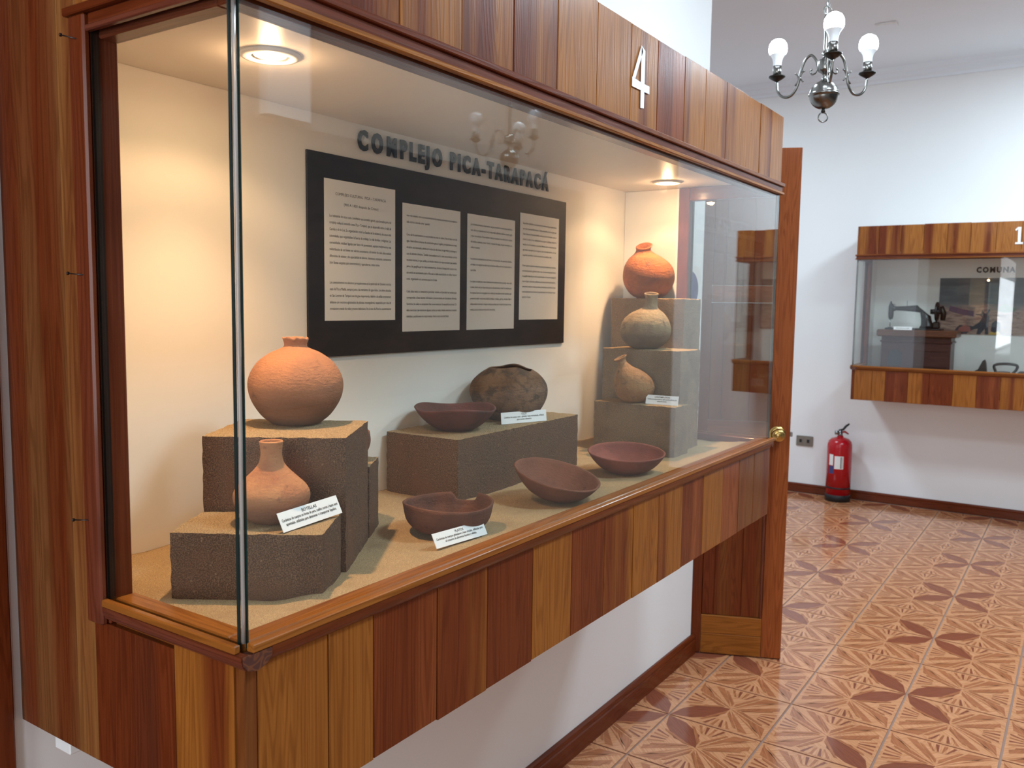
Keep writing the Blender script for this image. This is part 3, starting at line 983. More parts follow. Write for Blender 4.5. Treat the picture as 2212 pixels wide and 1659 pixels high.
vessel('clay_bowl', [(0, 0), (0.034, 0.0)] + dense([(0.042, 0.001), (0.064, 0.013), (0.084, 0.032), (0.098, 0.052)], 5), 0.0055, M_BOWL2,
       (0.957, -0.385, 1.076), 'tilted reddish-brown clay bowl leaning on the middle block', 'bowl', GP, seed=18, wob=0.025, rot=(Matrix.Rotation(math.radians(11.5), 3, Vector((0.83, 0.557, 0))) @ Matrix.Rotation(math.radians(7.5), 3, Vector((0.557, -0.83, 0)))).to_euler())
vessel('clay_bowl', [(0, 0), (0.036, 0.0)] + dense([(0.045, 0.001), (0.068, 0.013), (0.088, 0.033), (0.1, 0.052)], 5), 0.005, M_BOWL3,
       (1.345, -0.372, 1.070), 'rose-red clay bowl standing on sand before the tall pedestal', 'bowl', GP, seed=21, wob=0.02, rot=Matrix.Rotation(math.radians(5), 3, Vector((0.557, -0.83, 0))).to_euler())
vessel('clay_bowl', [(0, 0), (0.026, 0.0)] + dense([(0.032, 0.001), (0.048, 0.014), (0.056, 0.034), (0.054, 0.055)], 4), 0.005, M_BOWL2,
       (0.505, -0.188, 1.1995), 'small clay bowl almost hidden behind the near pedestal', 'bowl', GP, seed=25)
# leaning-neck jugs: ring centres wander along the camera-right direction q
Q = Vector((0.557, -0.83))
def lean(prof, mat, loc, label, seed, rimtilt=0.0, away=0.0):
    P = []
    for r, z, s in prof:
        P.append(Vector((r, z, s)))
    out = []
    pts = spline(P, 4)
    zt = pts[-1].y
    z0 = prof[-4][1]
    for p in pts:
        f = max(0.0, (p.y - z0) / (zt - z0))
        out.append((max(0.0, p.x), p.y, Q.x * p.z, Q.y * p.z, (Q.x * rimtilt + 0.83 * away) * f, (Q.y * rimtilt + 0.557 * away) * f))
    return vessel('leaning_neck_jug', [(0, 0), (prof[0][0] * 0.85, 0.0)] + out, 0.0045, mat, loc, label, 'jug', GP, seed=seed, wob=0.03)
lean([(0.036, 0.001, 0), (0.060, 0.016, 0), (0.079, 0.045, 0), (0.0838, 0.073, 0), (0.076, 0.105, -0.003), (0.055, 0.130, -0.010), (0.031, 0.146, -0.019), (0.0235, 0.156, -0.0205), (0.027, 0.169, -0.018)], M_JUG_T, (1.927, -0.1512, 1.5203), 'round orange-brown jug with crooked neck on the top step', 31, 0.22, 0.42)
lean([(0.036, 0.001, 0), (0.056, 0.013, 0), (0.073, 0.035, 0), (0.077, 0.058, 0), (0.070, 0.085, 0.001), (0.050, 0.109, 0.005), (0.026, 0.124, 0.011), (0.019, 0.140, 0.015), (0.0195, 0.158, 0.015), (0.022, 0.168, 0.015)], M_JUG_M, (1.768, -0.219, 1.3662), 'greyish jug with upright neck on the middle step', 35, 0.0, 0.22)
lean([(0.028, 0.001, 0), (0.045, 0.012, 0.001), (0.057, 0.034, 0.003), (0.059, 0.052, 0.002), (0.053, 0.075, -0.003), (0.038, 0.094, -0.013), (0.021, 0.107, -0.026), (0.0135, 0.116, -0.034), (0.013, 0.124, -0.038), (0.0195, 0.131, -0.042)], M_JUG_L, (1.656, -0.2375, 1.2122), 'small tan jug with neck bent sideways on the lowest far step', 39, 0.5, 0.1)

# ------------------------------------------------------------------ information board, sheets, title
ib = box('information_board', 0.580, 1.612, -0.0215, -0.0165, 1.382, 1.803, M_BLACKB, None, 0.001)
tag(ib, 'large black display board on the showcase back wall', 'board')
P1 = ["Los habitantes de estos oasis, constituían una sociedad agraria, que formaba parte del", "complejo cultural conocido como Pica – Tarapacá, que se desarrolló entre el valle de", "Camiña y el río Loa. Su organización social se basaba en la existencia de una o más", "autoridades que organizaban la fuerza de trabajo, la vida familiar y religiosa. Las", "comunidades estaban ligadas por lazos de parentesco, apoyos recíprocos y una", "redistribución de sus bienes con valores comunitarios. Al interior de cada aldea existían", "diferencias de estatus y de especialidad de labores: chamanes, artesanos, caravaneros", "*(con llamas cargadas para intercambios) y agricultores, entre otros.", "", "", "Los asentamientos se ubicaron principalmente en la quebrada de Quisma y en los", "oasis de Pica y Matilla, siempre junto a las vertientes de agua dulce. Los sitios ubicados", "en San Lorenzo de Tarapacá son de gran importancia, debido a la sólida arquitectura", "aldeana con recintos aglutinados de plantas rectangulares, separados por vías de", "circulación a modo de calles y muros defensivos. En el caso de Pica los asentamientos"]
P2 = ["eran más simples, con recintos construidos de material perecedero como barro o", "*caña, técnica conocida como “quincha”.", "", "Cerca de los asentamientos se encontraban las áreas de cultivo. Para el mejor uso del", "agua, desarrollaron sistemas de canalización para el regadío principalmente de maíz,", "el cultivo más dominante, además de recolección de frutos de algarrobos y tamarugos y", "caza de animales silvestres. También intercambiaron en la costa sus productos con los", "recursos marinos, lo que justifica un tránsito intenso con esas comarcas que pueblan", "junto a los geoglifos por las rutas transdesérticas. Incluso al tiempo del contacto inca", "aún existía un asentamiento junto a Pica que se había especializado en traficar hacia la", "*costa, organizando sus caravanas aquí en el oasis.", "", "Cada aldea tenía su cementerio particular donde se disponían las tumbas que", "correspondían a fosas abiertas individuales y caracterizadas por abundantes ofrendas", "funerarias, las cuales se encuentran bien conservadas por la sequedad ambiental. Se", "debe mencionar que existieron algunas tumbas privadas donde enterraron a varios", "*individuos, posiblemente de mayor estatus, dentro de la sociedad local."]
P3 = ["Las ofrendas funerarias comprendían una gran variedad de material que identifica a", "esta cultura y el período en el cual se desarrolló la alfarería, textilería, cestería, agro", "y tipos de productos. Fueron también diestros artesanos en la confección de objetos", "de madera, calabazas, cuero, metal y especies de carga, lo que constituyó a su", "*cultura material.", "", "La cerámica característica es corriente, sin decoración, de superficies alisadas,", "estriadas o con engobe de color rojo y presentan cuellos estrechos y bases cónicas o", "*apuntadas.", "", "Los tejidos considerados como indicadores de pertenencia étnica, prestigio, sexo, edad", "y status, fueron de gran importancia para la vida doméstica y ritual. Se considera que", "las mujeres fueron las encargadas de la confección de tejidos a través de telares, que", "proporcionaban camisones, bolsas listadas, cordeles, gorros, mantas, fajas e", "indispensables domésticas y chuspas o bolsas pequeñas para el ritual de las hojas de coca,", "*tenidas desde el oriente producto del intercambio."]
P4 = ["Desarrollaron habilidades en las construcciones de diferentes tipos de embarcaciones", "que sirvieron para actividades pesqueras. También, instrumentos y diversos objetos para", "fiestas, útiles para la limpieza de semillas, cucharas y productos de adornos como los", "tocados. La caza y el uso complementario para guerras y defensas, fueron los", "hondas, tiros de los boleadoras, para pelear. Adornos, cascos e instrumentos para", "agricultura y las especies para transporte, fueron de todas maneras, con que", "*asegurando sus artefactos, diversos culturales de usos cotidianos a éste.", "", "El arte rupestre se plasmó formando en sus tierras principalmente en cordones,", "en forma de pinturas y grabados sobre rocas. Los más monumentales fueron", "los geoglifos elaborados en cerros y planicies junto a las rutas de caravanas. En", "diversos figuras, elementos y estilísticos, así los aspectos de la vida doméstica y", "ceremonial y relaciones rituales, ganadería, astronómicos y caravaneras, los que", "eran resultados durante sus travesías, presumiblemente hacia el litoral por el paso", "*sagrado de Tarapacá."]
def sheet(x0, x1, z0, z1, ztext, dz, lines, label, h=0.0080, head=None):
    y = -0.0222
    s = box('text_sheet', x0, x1, y, y + 0.0006, z0, z1, M_PAPER)
    tag(s, label, 'sheet', 'typed sheets on the black board')
    L = []
    m = 0.014
    if head:
        for st, zz, hh in head:
            L.append((st, (x1 - x0) / 2, zz - z0, hh, None, 'C'))
    z = ztext
    for st in lines:
        if st:
            if st[0] == '*':
                L.append((st[1:], m, z - z0, h, (x1 - x0 - 2 * m) * min(0.95, len(st) / 86), 'L'))
            else:
                L.append((st, m, z - z0, h, x1 - x0 - 2 * m, 'L'))
        z -= dz
    text_block('print', L, 0, M_INK, s, lambda a, b, c: (a, -0.0003, b), 0.0)
sheet(0.626, 0.8445, 1.458, 1.752, 1.6745, 0.01385, P1, 'tall typed sheet headed COMPLEJO CULTURAL, first beside the board edge', head=[("COMPLEJO CULTURAL  PICA – TARAPACÁ", 1.7205, 0.0082), ("(900 A 1450 después de Cristo)", 1.700, 0.0082)])
sheet(0.870, 1.0885, 1.4305, 1.7265, 1.697, 0.0146, P2, 'second typed sheet from the glass corner, hung low on black board', 0.0078)
sheet(1.1185, 1.3355, 1.430, 1.725, 1.697, 0.0145, P3, 'third typed sheet on black board with three short paragraphs', 0.0078)
sheet(1.3615, 1.5695, 1.454, 1.750, 1.720, 0.0146, P4, 'narrowest-looking typed sheet at the far end of black board', 0.0078)

ts = empty('title_lettering', (0.722, -0.0165, 1.826), 0, 'black cut-out title letters COMPLEJO PICA-TARAPACÁ above the black board', 'lettering')
vs, fs = text_geo("COMPLEJO PICA-TARAPACÁ", 0.056, 0.0026, 0.002, 3, 1.26)
WT = max(v[0] for v in vs)
SXT = (1.508 - 0.722) / WT
xs = 0.0
full = "COMPLEJO PICA-TARAPACÁ"
for i, ch in enumerate(full):
    if ch == ' ':
        continue
    a, _ = text_geo(full[:i + 1], 0.056, 0.0026, 0.002, 2, 1.26)
    wid = max(v[0] for v in a)
    gv, gf = text_geo(ch, 0.056, 0.0026, 0.002, 3, 1.0)
    gw = max(v[0] for v in gv)
    tl = random.uniform(-0.02, 0.02)
    x0 = (wid - gw) * SXT
    o = mobj('letter', [(x * SXT * 0.84, -0.006 + z * 1.0, y) for x, y, z in gv], gf, M_CUTOUT, ts, (x0 + gw * SXT * 0.08, 0, 0))
    fixn(o)
    o.rotation_euler = (0, tl, 0)

# little cards
def card(p0, p1, h, leanb, lines, label, zb):
    a, b = Vector((p0[0], p0[1], zb)), Vector((p1[0], p1[1], zb + (p1[2] if len(p1) > 2 else 0)))
    d = b - a
    w = d.length
    d.normalize()
    side = Vector((d.y, -d.x, 0)).normalized()         # towards the viewer
    up = (Vector((0, 0, 1)) * math.cos(leanb) - side * math.sin(leanb)).normalized()
    up = (up - d * up.dot(d)).normalized()
    nrm = d.cross(up).normalized()
    M = Matrix(((d.x, up.x, -nrm.x, a.x), (d.y, up.y, -nrm.y, a.y), (d.z, up.z, -nrm.z, a.z), (0, 0, 0, 1)))
    t = 0.0012
    vs = [(0, 0, 0), (w, 0, 0), (w, h, 0), (0, h, 0), (0, 0, t), (w, 0, t), (w, h, t), (0, h, t)]
    o = mobj('label_card', vs, BOXF, M_CARD)
    fixn(o)
    o.matrix_world = M
    tag(o, label, 'card', 'exhibit label cards')
    n = len(lines)
    L = []
    for i, s in enumerate(lines):
        hh = h * (0.185 if i == 0 else 0.17)
        L.append((s, w / 2, h * (0.72 - i * 0.225), hh * 1.25, None if i == 0 else min(w * 0.94, len(s) * w * 0.94 / 66), 'C'))
    text_block('print', L, 0, M_INK, o, lambda x, y, z: (x, y, -0.0003), 0.012)
    return o
card((0.176, -0.4035), (0.300, -0.3965, 0.004), 0.0295, 0.45, ["BOTELLAS", "Cerámicas de cuerpos en forma de pera, cuellos cortos y bases semi", "apuntadas, utilizadas para almacenar o transportar líquidos."], 'white card reading BOTELLAS leaning at the near pedestal edge', 1.1655)
card((0.487, -0.436), (0.618, -0.450), 0.027, 0.5, ["PLATOS", "Cerámicas de cuerpos globulares y base circular, utilizadas para", "el consumo de alimentos líquidos y sólidos."], 'white card reading PLATOS in the sand by the broken bowl', 1.0745)
card((1.064, -0.172), (1.195, -0.2205), 0.0285, 0.12, ["OLLA", "Cerámica de cuerpo semi - globular, base redondeada, utilizada", "para cocinar alimentos."], 'white card reading OLLA on the middle block', 1.2045)
card((1.634, -0.288), (1.645, -0.384), 0.027, 0.3, ["CANTIMPLORAS", "Cerámica de cuerpo asimétrico, cuello estrecho, utilizadas para", "transportar líquidos."], 'white card on the lowest step of the tall pedestal', 1.2138)

# ------------------------------------------------------------------ door leaf at the wall end
DX, DY = 2.9524, -0.3348
hx, hy = WEND + 0.022, 0.03
ang = math.atan2(DY - hy, DX - hx)
wd = math.hypot(DX - hx, DY - hy)
dr = empty('door_2', (hx, hy, 0.005), ang, kind='structure')
tk = 0.034            # local x along the leaf, local -y side faces the camera room
HD = 2.136
db = lambda n, x0, x1, z0, z1, y0, y1, c, m=W_Z: box(n, x0, x1, y0, y1, z0, z1, m, dr, 0.002, c)
db('stile', wd - 0.082, wd, 0.0, HD, -tk / 2, tk / 2, al(lin(152, 82, 42), .30))
db('stile', 0.0, 0.06, 0.0, HD, -tk / 2, tk / 2, al(RED, .55))
db('bottom_rail', 0.061, wd - 0.083, 0.0, 0.088, -tk / 2, tk / 2, al(HONEY, .25), W_X)
db('bottom_rail', 0.061, wd - 0.083, 0.0885, 0.168, -tk / 2, tk / 2, al(HONEY, .30), W_X)
db('lock_rail', 0.061, wd - 0.083, 0.88, 1.015, -tk / 2, tk / 2, al(RED, .5), W_X)
db('middle_rail', 0.061, wd - 0.083, 1.51, 1.58, -tk / 2, tk / 2, al(RED, .5), W_X)
db('top_rail', 0.061, wd - 0.083, HD - 0.11, HD, -tk / 2, tk / 2, al(RED, .5), W_X)
e3 = [0.061, 0.112, 0.225, 0.325, wd - 0.083]
for z0, z1 in ((0.169, 0.879), (1.016, 1.509), (1.581, HD - 0.111)):
    for i in range(4):
        db('plank', e3[i] + 0.001, e3[i + 1] - 0.001, z0, z1, -0.008, 0.008, al(BROWN, .55 if i % 2 else .62))
    db('panel_core', 0.0605, wd - 0.0835, z0, z1, -0.004, 0.004, DARKB)
    db('bead', wd - 0.094, wd - 0.0835, z0, z1, -0.0165, -0.0085, al(MAUVE, .5))
# which face looks at the camera: the one on the local side of the camera
side = -1
cv = Vector((-0.65336 - hx, -1.35208 - hy))
if cv.x * (-math.sin(ang)) + cv.y * math.cos(ang) > 0:
    side = 1
for b_ in [o for o in dr.children if o.name.startswith('bead')]:
    if side > 0:
        b_.location.y += 0.025
kx, kz = wd - 0.052, 0.966
kn = lathe('knob', [(0.0, 0.056), (0.012, 0.0555), (0.015, 0.053), (0.019, 0.054), (0.0255, 0.048), (0.0275, 0.040), (0.024, 0.031), (0.013, 0.024), (0.011, 0.012), (0.013, 0.006)], M_BRASS, dr, (kx, side * tk / 2, kz), 40)
kn.rotation_euler = (math.pi / 2 * (1 if side < 0 else -1), 0, 0)
rs = lathe('rosette', [(0.0, 0.007), (0.014, 0.0075), (0.024, 0.006), (0.032, 0.003), (0.0335, 0.0002)], M_BRASS, kn, (0, 0, 0), 40)
box('latch', wd + 0.0002, wd + 0.011, -0.008, 0.008, kz - 0.010, kz + 0.010, M_STEEL, dr, 0.002)

# warning poster on the strip of wall between showcase and door
po = box('safety_poster', 2.43, 2.745, -0.0025, -0.0004, 1.42, 1.66, M_LABELW, None)
tag(po, 'white notice with blue oval symbol beside the showcase end', 'poster')
vs, fs = lathe_data([(0.0, 0.0), (0.075, 0.0)], 40)
mobj('oval_symbol', [(x * 1.25, -0.0006, y * 1.0) for x, y, z in vs], fs, M_LABELB, po, (0.2, 0, 0.145))
text_block('print', [("NO TOCAR", 0.2, 0.04, 0.022, None, 'C'), ("GRACIAS", 0.2, 0.012, 0.018, None, 'C')], 0, M_INK, po, lambda x, y, z: (x, -0.0006, y), 0.01)

# ------------------------------------------------------------------ fire extinguisher, outlet
ex = empty('fire_extinguisher', (6.275, 0.213, 0.0), 0, 'red fire extinguisher standing on the floor by the far wall', 'extinguisher')
RB = 0.091
lathe('cylinder', [(0, 0.052), (RB, 0.052), (RB, 0.42), (RB * 0.985, 0.445), (RB * 0.9, 0.468), (RB * 0.7, 0.486), (RB * 0.4, 0.495), (0.024, 0.498), (0.022, 0.51), (0, 0.51)], M_RED, ex, seg=48)
lathe('foot_ring', [(0, 0.0), (RB * 1.03, 0.0), (RB * 1.03, 0.05), (RB * 0.99, 0.0535), (0, 0.0535)], M_BLACK, ex, seg=48)
lathe('band', [(RB * 1.001, 0.100), (RB * 1.008, 0.101), (RB * 1.008, 0.112), (RB * 1.001, 0.113)], M_BLACK, ex, seg=48)
lathe('valve', [(0, 0.505), (0.018, 0.505), (0.018, 0.530), (0.012, 0.536), (0.012, 0.552), (0, 0.552)], M_STEEL, ex, seg=24)
q_ = Vector((0.557, -0.83, 0))
tube('handle', [Vector((0, 0, 0.550)) - q_ * 0.012, Vector((0, 0, 0.558)) + q_ * 0.02, Vector((0, 0, 0.585)) + q_ * 0.042, Vector((0, 0, 0.602)) + q_ * 0.066], [0.008, 0.009, 0.009, 0.006], M_BLACK, ex)
tube('trigger', [Vector((0, 0, 0.535)), Vector((0, 0, 0.540)) + q_ * 0.035, Vector((0, 0, 0.522)) + q_ * 0.062], [0.007, 0.008, 0.006], M_RED, ex)
tube('gauge', [Vector((0, 0, 0.532)) - q_ * 0.016, Vector((0, 0, 0.534)) - q_ * 0.04], 0.016, M_STEEL, ex, seg=14)
def wrap(name, a0, a1, z0, z1, mat, par, r=RB * 1.004):
    n = 14
    vs = []
    for i in range(n + 1):
        t = a0 + (a1 - a0) * i / n
        vs += [(r * math.cos(t), r * math.sin(t), z0), (r * math.cos(t), r * math.sin(t), z1)]
    return mobj(name, vs, [(2 * i, 2 * i + 2, 2 * i + 3, 2 * i + 1) for i in range(n)], mat, par, (0, 0, 0), True)
ca = math.atan2(-0.557, -0.83)
lw = wrap('label', ca - 0.75, ca - 0.02, 0.26, 0.36, M_LABELW, ex)
wrap('barcode', ca - 0.26, ca - 0.19, 0.265, 0.355, M_INK, lw, RB * 1.008)
wrap('barcode', ca - 0.14, ca - 0.11, 0.265, 0.355, M_INK, lw, RB * 1.008)
wrap('label', ca - 1.25, ca - 0.80, 0.22, 0.28, M_LABELB, ex)
wrap('label', ca - 1.25, ca - 0.86, 0.285, 0.37, M_LABELW, ex)
ou = empty('power_outlet', (FARX, 0.52, 0.378), 0, 'grey two-socket power outlet on far wall beside the door', 'outlet')
box('plate', -0.010, -0.0003, -0.066, 0.066, 0.0, 0.083, M_OUTLET, ou, 0.003)
for y in (-0.03, 0.03):
    s_ = box('socket', -0.0125, -0.0102, y - 0.017, y + 0.017, 0.018, 0.065, M_OUTLET, ou, 0.001)
    box('socket_holes', -0.0009, -0.0002, 0.007, 0.027, 0.010, 0.037, M_BLACK, s_)
cv_ = tube('cable_cover', [(5.245, -0.105, 3.269), (5.246, -0.226, 3.269), (5.337, -0.221, 3.269)], 0.007, M_WALL, None, (0, 0, 0), 6)
tag(cv_, 'short white cable cover fixed to the far ceiling', 'cable cover')

# ------------------------------------------------------------------ chandelier
def chandelier(loc, label, rz=0.0, lit=True):
    c = empty('chandelier', loc, rz, label, 'chandelier', 'three-armed chandeliers')
    m = M_PEWTER
    lathe('globe', [(0.0, 0.018)] + [(0.0445 * math.sin(t), 0.061 - 0.0445 * math.cos(t)) for t in [i * math.pi / 16 for i in range(1, 8)]] + [(0.0445, 0.058), (0.0468, 0.059), (0.0468, 0.064), (0.0445, 0.065)] + [(0.0445 * math.sin(t), 0.061 - 0.0445 * math.cos(t)) for t in [i * math.pi / 16 for i in range(9, 15)]] + [(0.009, 0.108), (0.009, 0.114)], m, c, seg=40)
    lathe('finial', [(0.0, 0.006), (0.006, 0.007), (0.007, 0.012), (0.004, 0.016), (0.006, 0.019)], M_DARKM, c, seg=20)
    tube('pull_ring', [(0.0145 * math.cos(t) * 0.557, -0.0145 * math.cos(t) * 0.83, -0.008 + 0.0145 * math.sin(t)) for t in [i * math.pi / 12 for i in range(24)]], 0.0022, m, c, closed=True)
    lathe('column', [(0.009, 0.112), (0.006, 0.120), (0.010, 0.126), (0.020, 0.132), (0.023, 0.139), (0.0235, 0.160), (0.019, 0.168), (0.010, 0.173), (0.007, 0.180), (0.013, 0.186), (0.010, 0.191), (0.006, 0.197), (0.008, 0.205), (0.0065, 0.24), (0.009, 0.275), (0.011, 0.295), (0.006, 0.305), (0.0, 0.306)], m, c, seg=32)
    tube('loop', [(0.011 * math.cos(t) * 0.557, -0.011 * math.cos(t) * 0.83, 0.318 + 0.013 * math.sin(t)) for t in [i * math.pi / 10 for i in range(20)]], 0.0022, m, c, closed=True)
    z = 0.336
    top = CEIL - loc[2]
    i = 0
    while z < top - 0.02:
        a = 0.6 if i % 2 else 0.6 + math.pi / 2
        tube('chain_link', [(0.0055 * math.cos(t) * math.cos(a), 0.0055 * math.cos(t) * math.sin(a), z + 0.011 * math.sin(t)) for t in [k_ * math.pi / 6 for k_ in range(12)]], 0.0015, m, c, seg=5, closed=True)
        z += 0.0185
        i += 1
    lathe('ceiling_rose', [(0.0, top - 0.045), (0.02, top - 0.04), (0.045, top - 0.02), (0.05, top - 0.0005)], m, c, seg=28)
    tube('cord', [(0.004, 0.002, 0.31), (0.006, 0.004, 0.5), (0.004, 0.002, top - 0.03)], 0.0018, M_LABELW, c, seg=5)
    rh, aw = Vector((0.2526, -0.9675, 0)), Vector((0.9675, 0.2526, 0))
    for a in (157, 37, -83):
        d = rh * math.cos(math.radians(a)) + aw * math.sin(math.radians(a))
        P = lambda s, zz: d * s + Vector((0, 0, zz))
        arm = tube('arm', spline([P(0.022, 0.148), P(0.030, 0.172), P(0.047, 0.190), P(0.066, 0.178), P(0.078, 0.148), P(0.088, 0.104), P(0.108, 0.075), P(0.134, 0.073), P(0.154, 0.092), P(0.160, 0.128)], 5), 0.0042, m, c)
        tube('scroll', spline([P(0.024, 0.150), P(0.030, 0.134), P(0.042, 0.130), P(0.047, 0.140), P(0.041, 0.147)], 4), 0.0028, m, arm, seg=6)
        tube('scroll', spline([P(0.066, 0.146), P(0.075, 0.140), P(0.080, 0.125), P(0.070, 0.112)], 4), 0.0026, m, arm, seg=6)
        tube('scroll', spline([P(0.098, 0.142), P(0.089, 0.132), P(0.086, 0.118), P(0.097, 0.103)], 4), 0.0026, m, arm, seg=6)
        w = P(0.160, 0)
        lathe('drip_pan', [(0.0, 0.126), (0.006, 0.127), (0.018, 0.134), (0.0265, 0.140), (0.027, 0.143), (0.018, 0.142), (0.0, 0.142)], M_DARKM, c, w, 32)
        lathe('candle_sleeve', [(0.0, 0.141), (0.0135, 0.141), (0.0135, 0.176), (0.0, 0.1765)], m, c, w, 28)
        bu = lathe('bulb', [(0.0129, 0.176), (0.0135, 0.188), (0.017, 0.201), (0.0245, 0.212)], M_BULBN, c, w, 32)
        lathe('bulb_globe', [(0.0245, 0.212), (0.0285, 0.220), (0.0295, 0.230), (0.0275, 0.243), (0.021, 0.254), (0.011, 0.260), (0.0, 0.2615)], M_BULB if lit else M_BULBN, bu, (0, 0, 0), 32)
    return c
chandelier((2.2, -0.607, 2.105), 'pewter chandelier with three lit bulbs hanging above the showcase end')
chandelier((2.72, -2.0, 2.105), 'unlit three-armed chandelier in the middle of the room behind the viewer', 0.35, False)

# ------------------------------------------------------------------ contents of the far showcase
FX = FARX - 0.016
mu = box('landscape_painting', FX - 0.006, FX - 0.0005, -2.0, -0.408, 1.318, 1.725, M_MURAL)
tag(mu, 'desert valley painting with donkey on the far showcase back wall', 'painting')
def fig(name, pts, mat, y0, z0, s, e=0.0007):
    V = [(-e, -(p[0]) * s, p[1] * s) for p in pts]
    n = len(V)
    V += [(0.0, v[1], v[2]) for v in V]
    o = mobj(name, V, [tuple(range(n))] + [(i, n + i, n + (i + 1) % n, (i + 1) % n) for i in range(n)], mat, mu, (0, y0 + 2.0, z0 - 1.318))
    fixn(o)
donk = [(0, 0.02), (0.02, 0.09), (0.08, 0.16), (0.16, 0.15), (0.30, 0.14), (0.40, 0.22), (0.44, 0.30), (0.40, 0.34), (0.33, 0.345), (0.33, 0.36), (0.42, 0.37), (0.43, 0.44), (0.47, 0.38), (0.50, 0.37), (0.54, 0.46), (0.555, 0.44), (0.53, 0.36), (0.55, 0.30), (0.54, 0.18), (0.55, 0.0), (0.50, 0.0), (0.49, 0.10), (0.42, 0.0), (0.36, 0.0), (0.38, 0.10), (0.25, 0.06), (0.2, 0.0), (0.1, 0.0)]
fig('donkey_figure', donk, M_FIG_D, -0.52, 1.322, 0.40)
fig('saddle_cloth', [(0, 0), (0.02, 0.06), (0.08, 0.10), (0.16, 0.08), (0.18, 0.01)], M_FIG_R, -0.54, 1.335, 0.5, 0.0012)
fig('house_row', [(0, 0.02), (0.01, 0.07), (0.12, 0.04), (0.22, 0.02), (0.22, -0.03), (0.1, -0.01)], M_FIG_P, -0.475, 1.472, 0.75)
fig('tree', [(0, 0), (0.02, 0.05), (0.07, 0.09), (0.13, 0.06), (0.19, 0.03), (0.18, 0.0), (0.09, -0.02)], M_FIG_G, -0.79, 1.49, 0.6)
fig('small_figure', [(0, 0.02), (0.01, 0.14), (0.06, 0.18), (0.11, 0.14), (0.12, 0.02), (0.06, 0.0)], M_FIG_D, -0.755, 1.335, 0.5)
fig('flowers', [(0, 0), (0.03, 0.05), (0.08, 0.03), (0.13, 0.06), (0.17, 0.0)], M_FIG_Y, -0.74, 1.320, 0.45, 0.0012)

tl = empty('title_lettering', (FX, -0.640, 1.765), 0, 'black cut-out letters COMUNA inside the far showcase', 'lettering')
x = 0.0
full = "COMUNA"
WCOM = max(v[0] for v in text_geo(full, 0.062, 0.0026, 0.003, 2, 1.3)[0])
for i, ch in enumerate(full):
    a, _ = text_geo(full[:i + 1], 0.062, 0.0026, 0.003, 2, 1.3)
    gv, gf = text_geo(ch, 0.062, 0.0026, 0.003, 2)
    x0 = max(v[0] for v in a) - max(v[0] for v in gv)
    k_ = 0.243 / WCOM
    o = mobj('letter', [(-0.005 + zz, -xx * k_, yy * 0.86) for xx, yy, zz in gv], gf, M_CUTOUT, tl, (0, -x0 * k_, 0))
    fixn(o)

# wooden sewing-machine cover box with arched panel
sb = empty('machine_case', (6.08, -0.33, 1.037), 0, 'dark wooden sewing machine case in the far showcase', 'wooden box')
fr = lambda n, x0, x1, y0, y1, z0, z1, c, bev=0.002: box(n, x0, x1, y0, y1, z0, z1, W_Y, sb, bev, c)
DW = lin(70, 44, 40)
fr('body', -0.105, 0.105, -0.225, 0.225, 0.028, 0.262, al(DW, .2))
fr('plinth', -0.115, 0.115, -0.235, 0.235, 0.0, 0.0275, al(DW, .2), 0.005)
fr('upper_moulding', -0.112, 0.112, -0.233, 0.233, 0.222, 0.236, al(DW, .2), 0.003)
fr('top_slab', -0.13, 0.13, -0.258, 0.258, 0.2625, 0.312, al(lin(98, 62, 46), .2), 0.008)
vs = [(0, 0.045, 0.0), (0, -0.045, 0.0), (0, -0.045, 0.06)] + [(0, -0.045 * math.cos(t), 0.075 + 0.045 * math.sin(t)) for t in [i * math.pi / 10 for i in range(11)]] + [(0, 0.045, 0.06)]
n_ = len(vs)
o = mobj('arched_panel', vs + [(0.004, b_, c_) for _, b_, c_ in vs], [tuple(range(n_))] + [(i, (i + 1) % n_, n_ + (i + 1) % n_, n_ + i) for i in range(n_)], M_ENAMEL, sb, (-0.1075, 0.13, 0.055))
fr('panel_frame', -0.1085, -0.1055, -0.205, 0.045, 0.165, 0.18, al(DW, .1), 0.001)
fr('panel_frame', -0.1085, -0.1055, -0.205, 0.045, 0.055, 0.07, al(DW, .1), 0.001)
sm = empty('sewing_machine', (6.08, -0.30, 1.3495), 0, 'antique black sewing machine on the wooden case', 'sewing machine')
box('bed_plate', -0.07, 0.07, -0.185, 0.185, 0.0, 0.012, M_ENAMEL, sm, 0.004)
def loft(name, rings, mat, par, seg=14):
    """rings: (y, z, half width x, half height along normal, angle)"""
    vs, fs = [], []
    for y, z, a, b, an in rings:
        for j in range(seg):
            t = 2 * math.pi * j / seg
            u, w = a * math.cos(t), b * math.sin(t)
            vs.append((u, y + w * math.cos(an), z + w * math.sin(an)))
    n = len(rings)
    for i in range(n - 1):
        for j in range(seg):
            fs.append((i * seg + j, i * seg + (j + 1) % seg, (i + 1) * seg + (j + 1) % seg, (i + 1) * seg + j))
    fs += [tuple(range(seg))[::-1], tuple(range((n - 1) * seg, n * seg))]
    o = mobj(name, vs, fs, mat, par, (0, 0, 0), True)
    fixn(o)
    return o
loft('arm', [(-0.085, 0.012, 0.034, 0.055, 0), (-0.082, 0.035, 0.028, 0.040, 0), (-0.075, 0.075, 0.024, 0.034, 0), (-0.070, 0.105, 0.023, 0.036, 0.2), (-0.055, 0.135, 0.022, 0.034, 0.7), (-0.015, 0.150, 0.020, 0.026, 1.45), (0.06, 0.150, 0.017, 0.018, 1.57), (0.125, 0.150, 0.016, 0.015, 1.57), (0.152, 0.148, 0.017, 0.022, 1.57)], M_ENAMEL, sm)
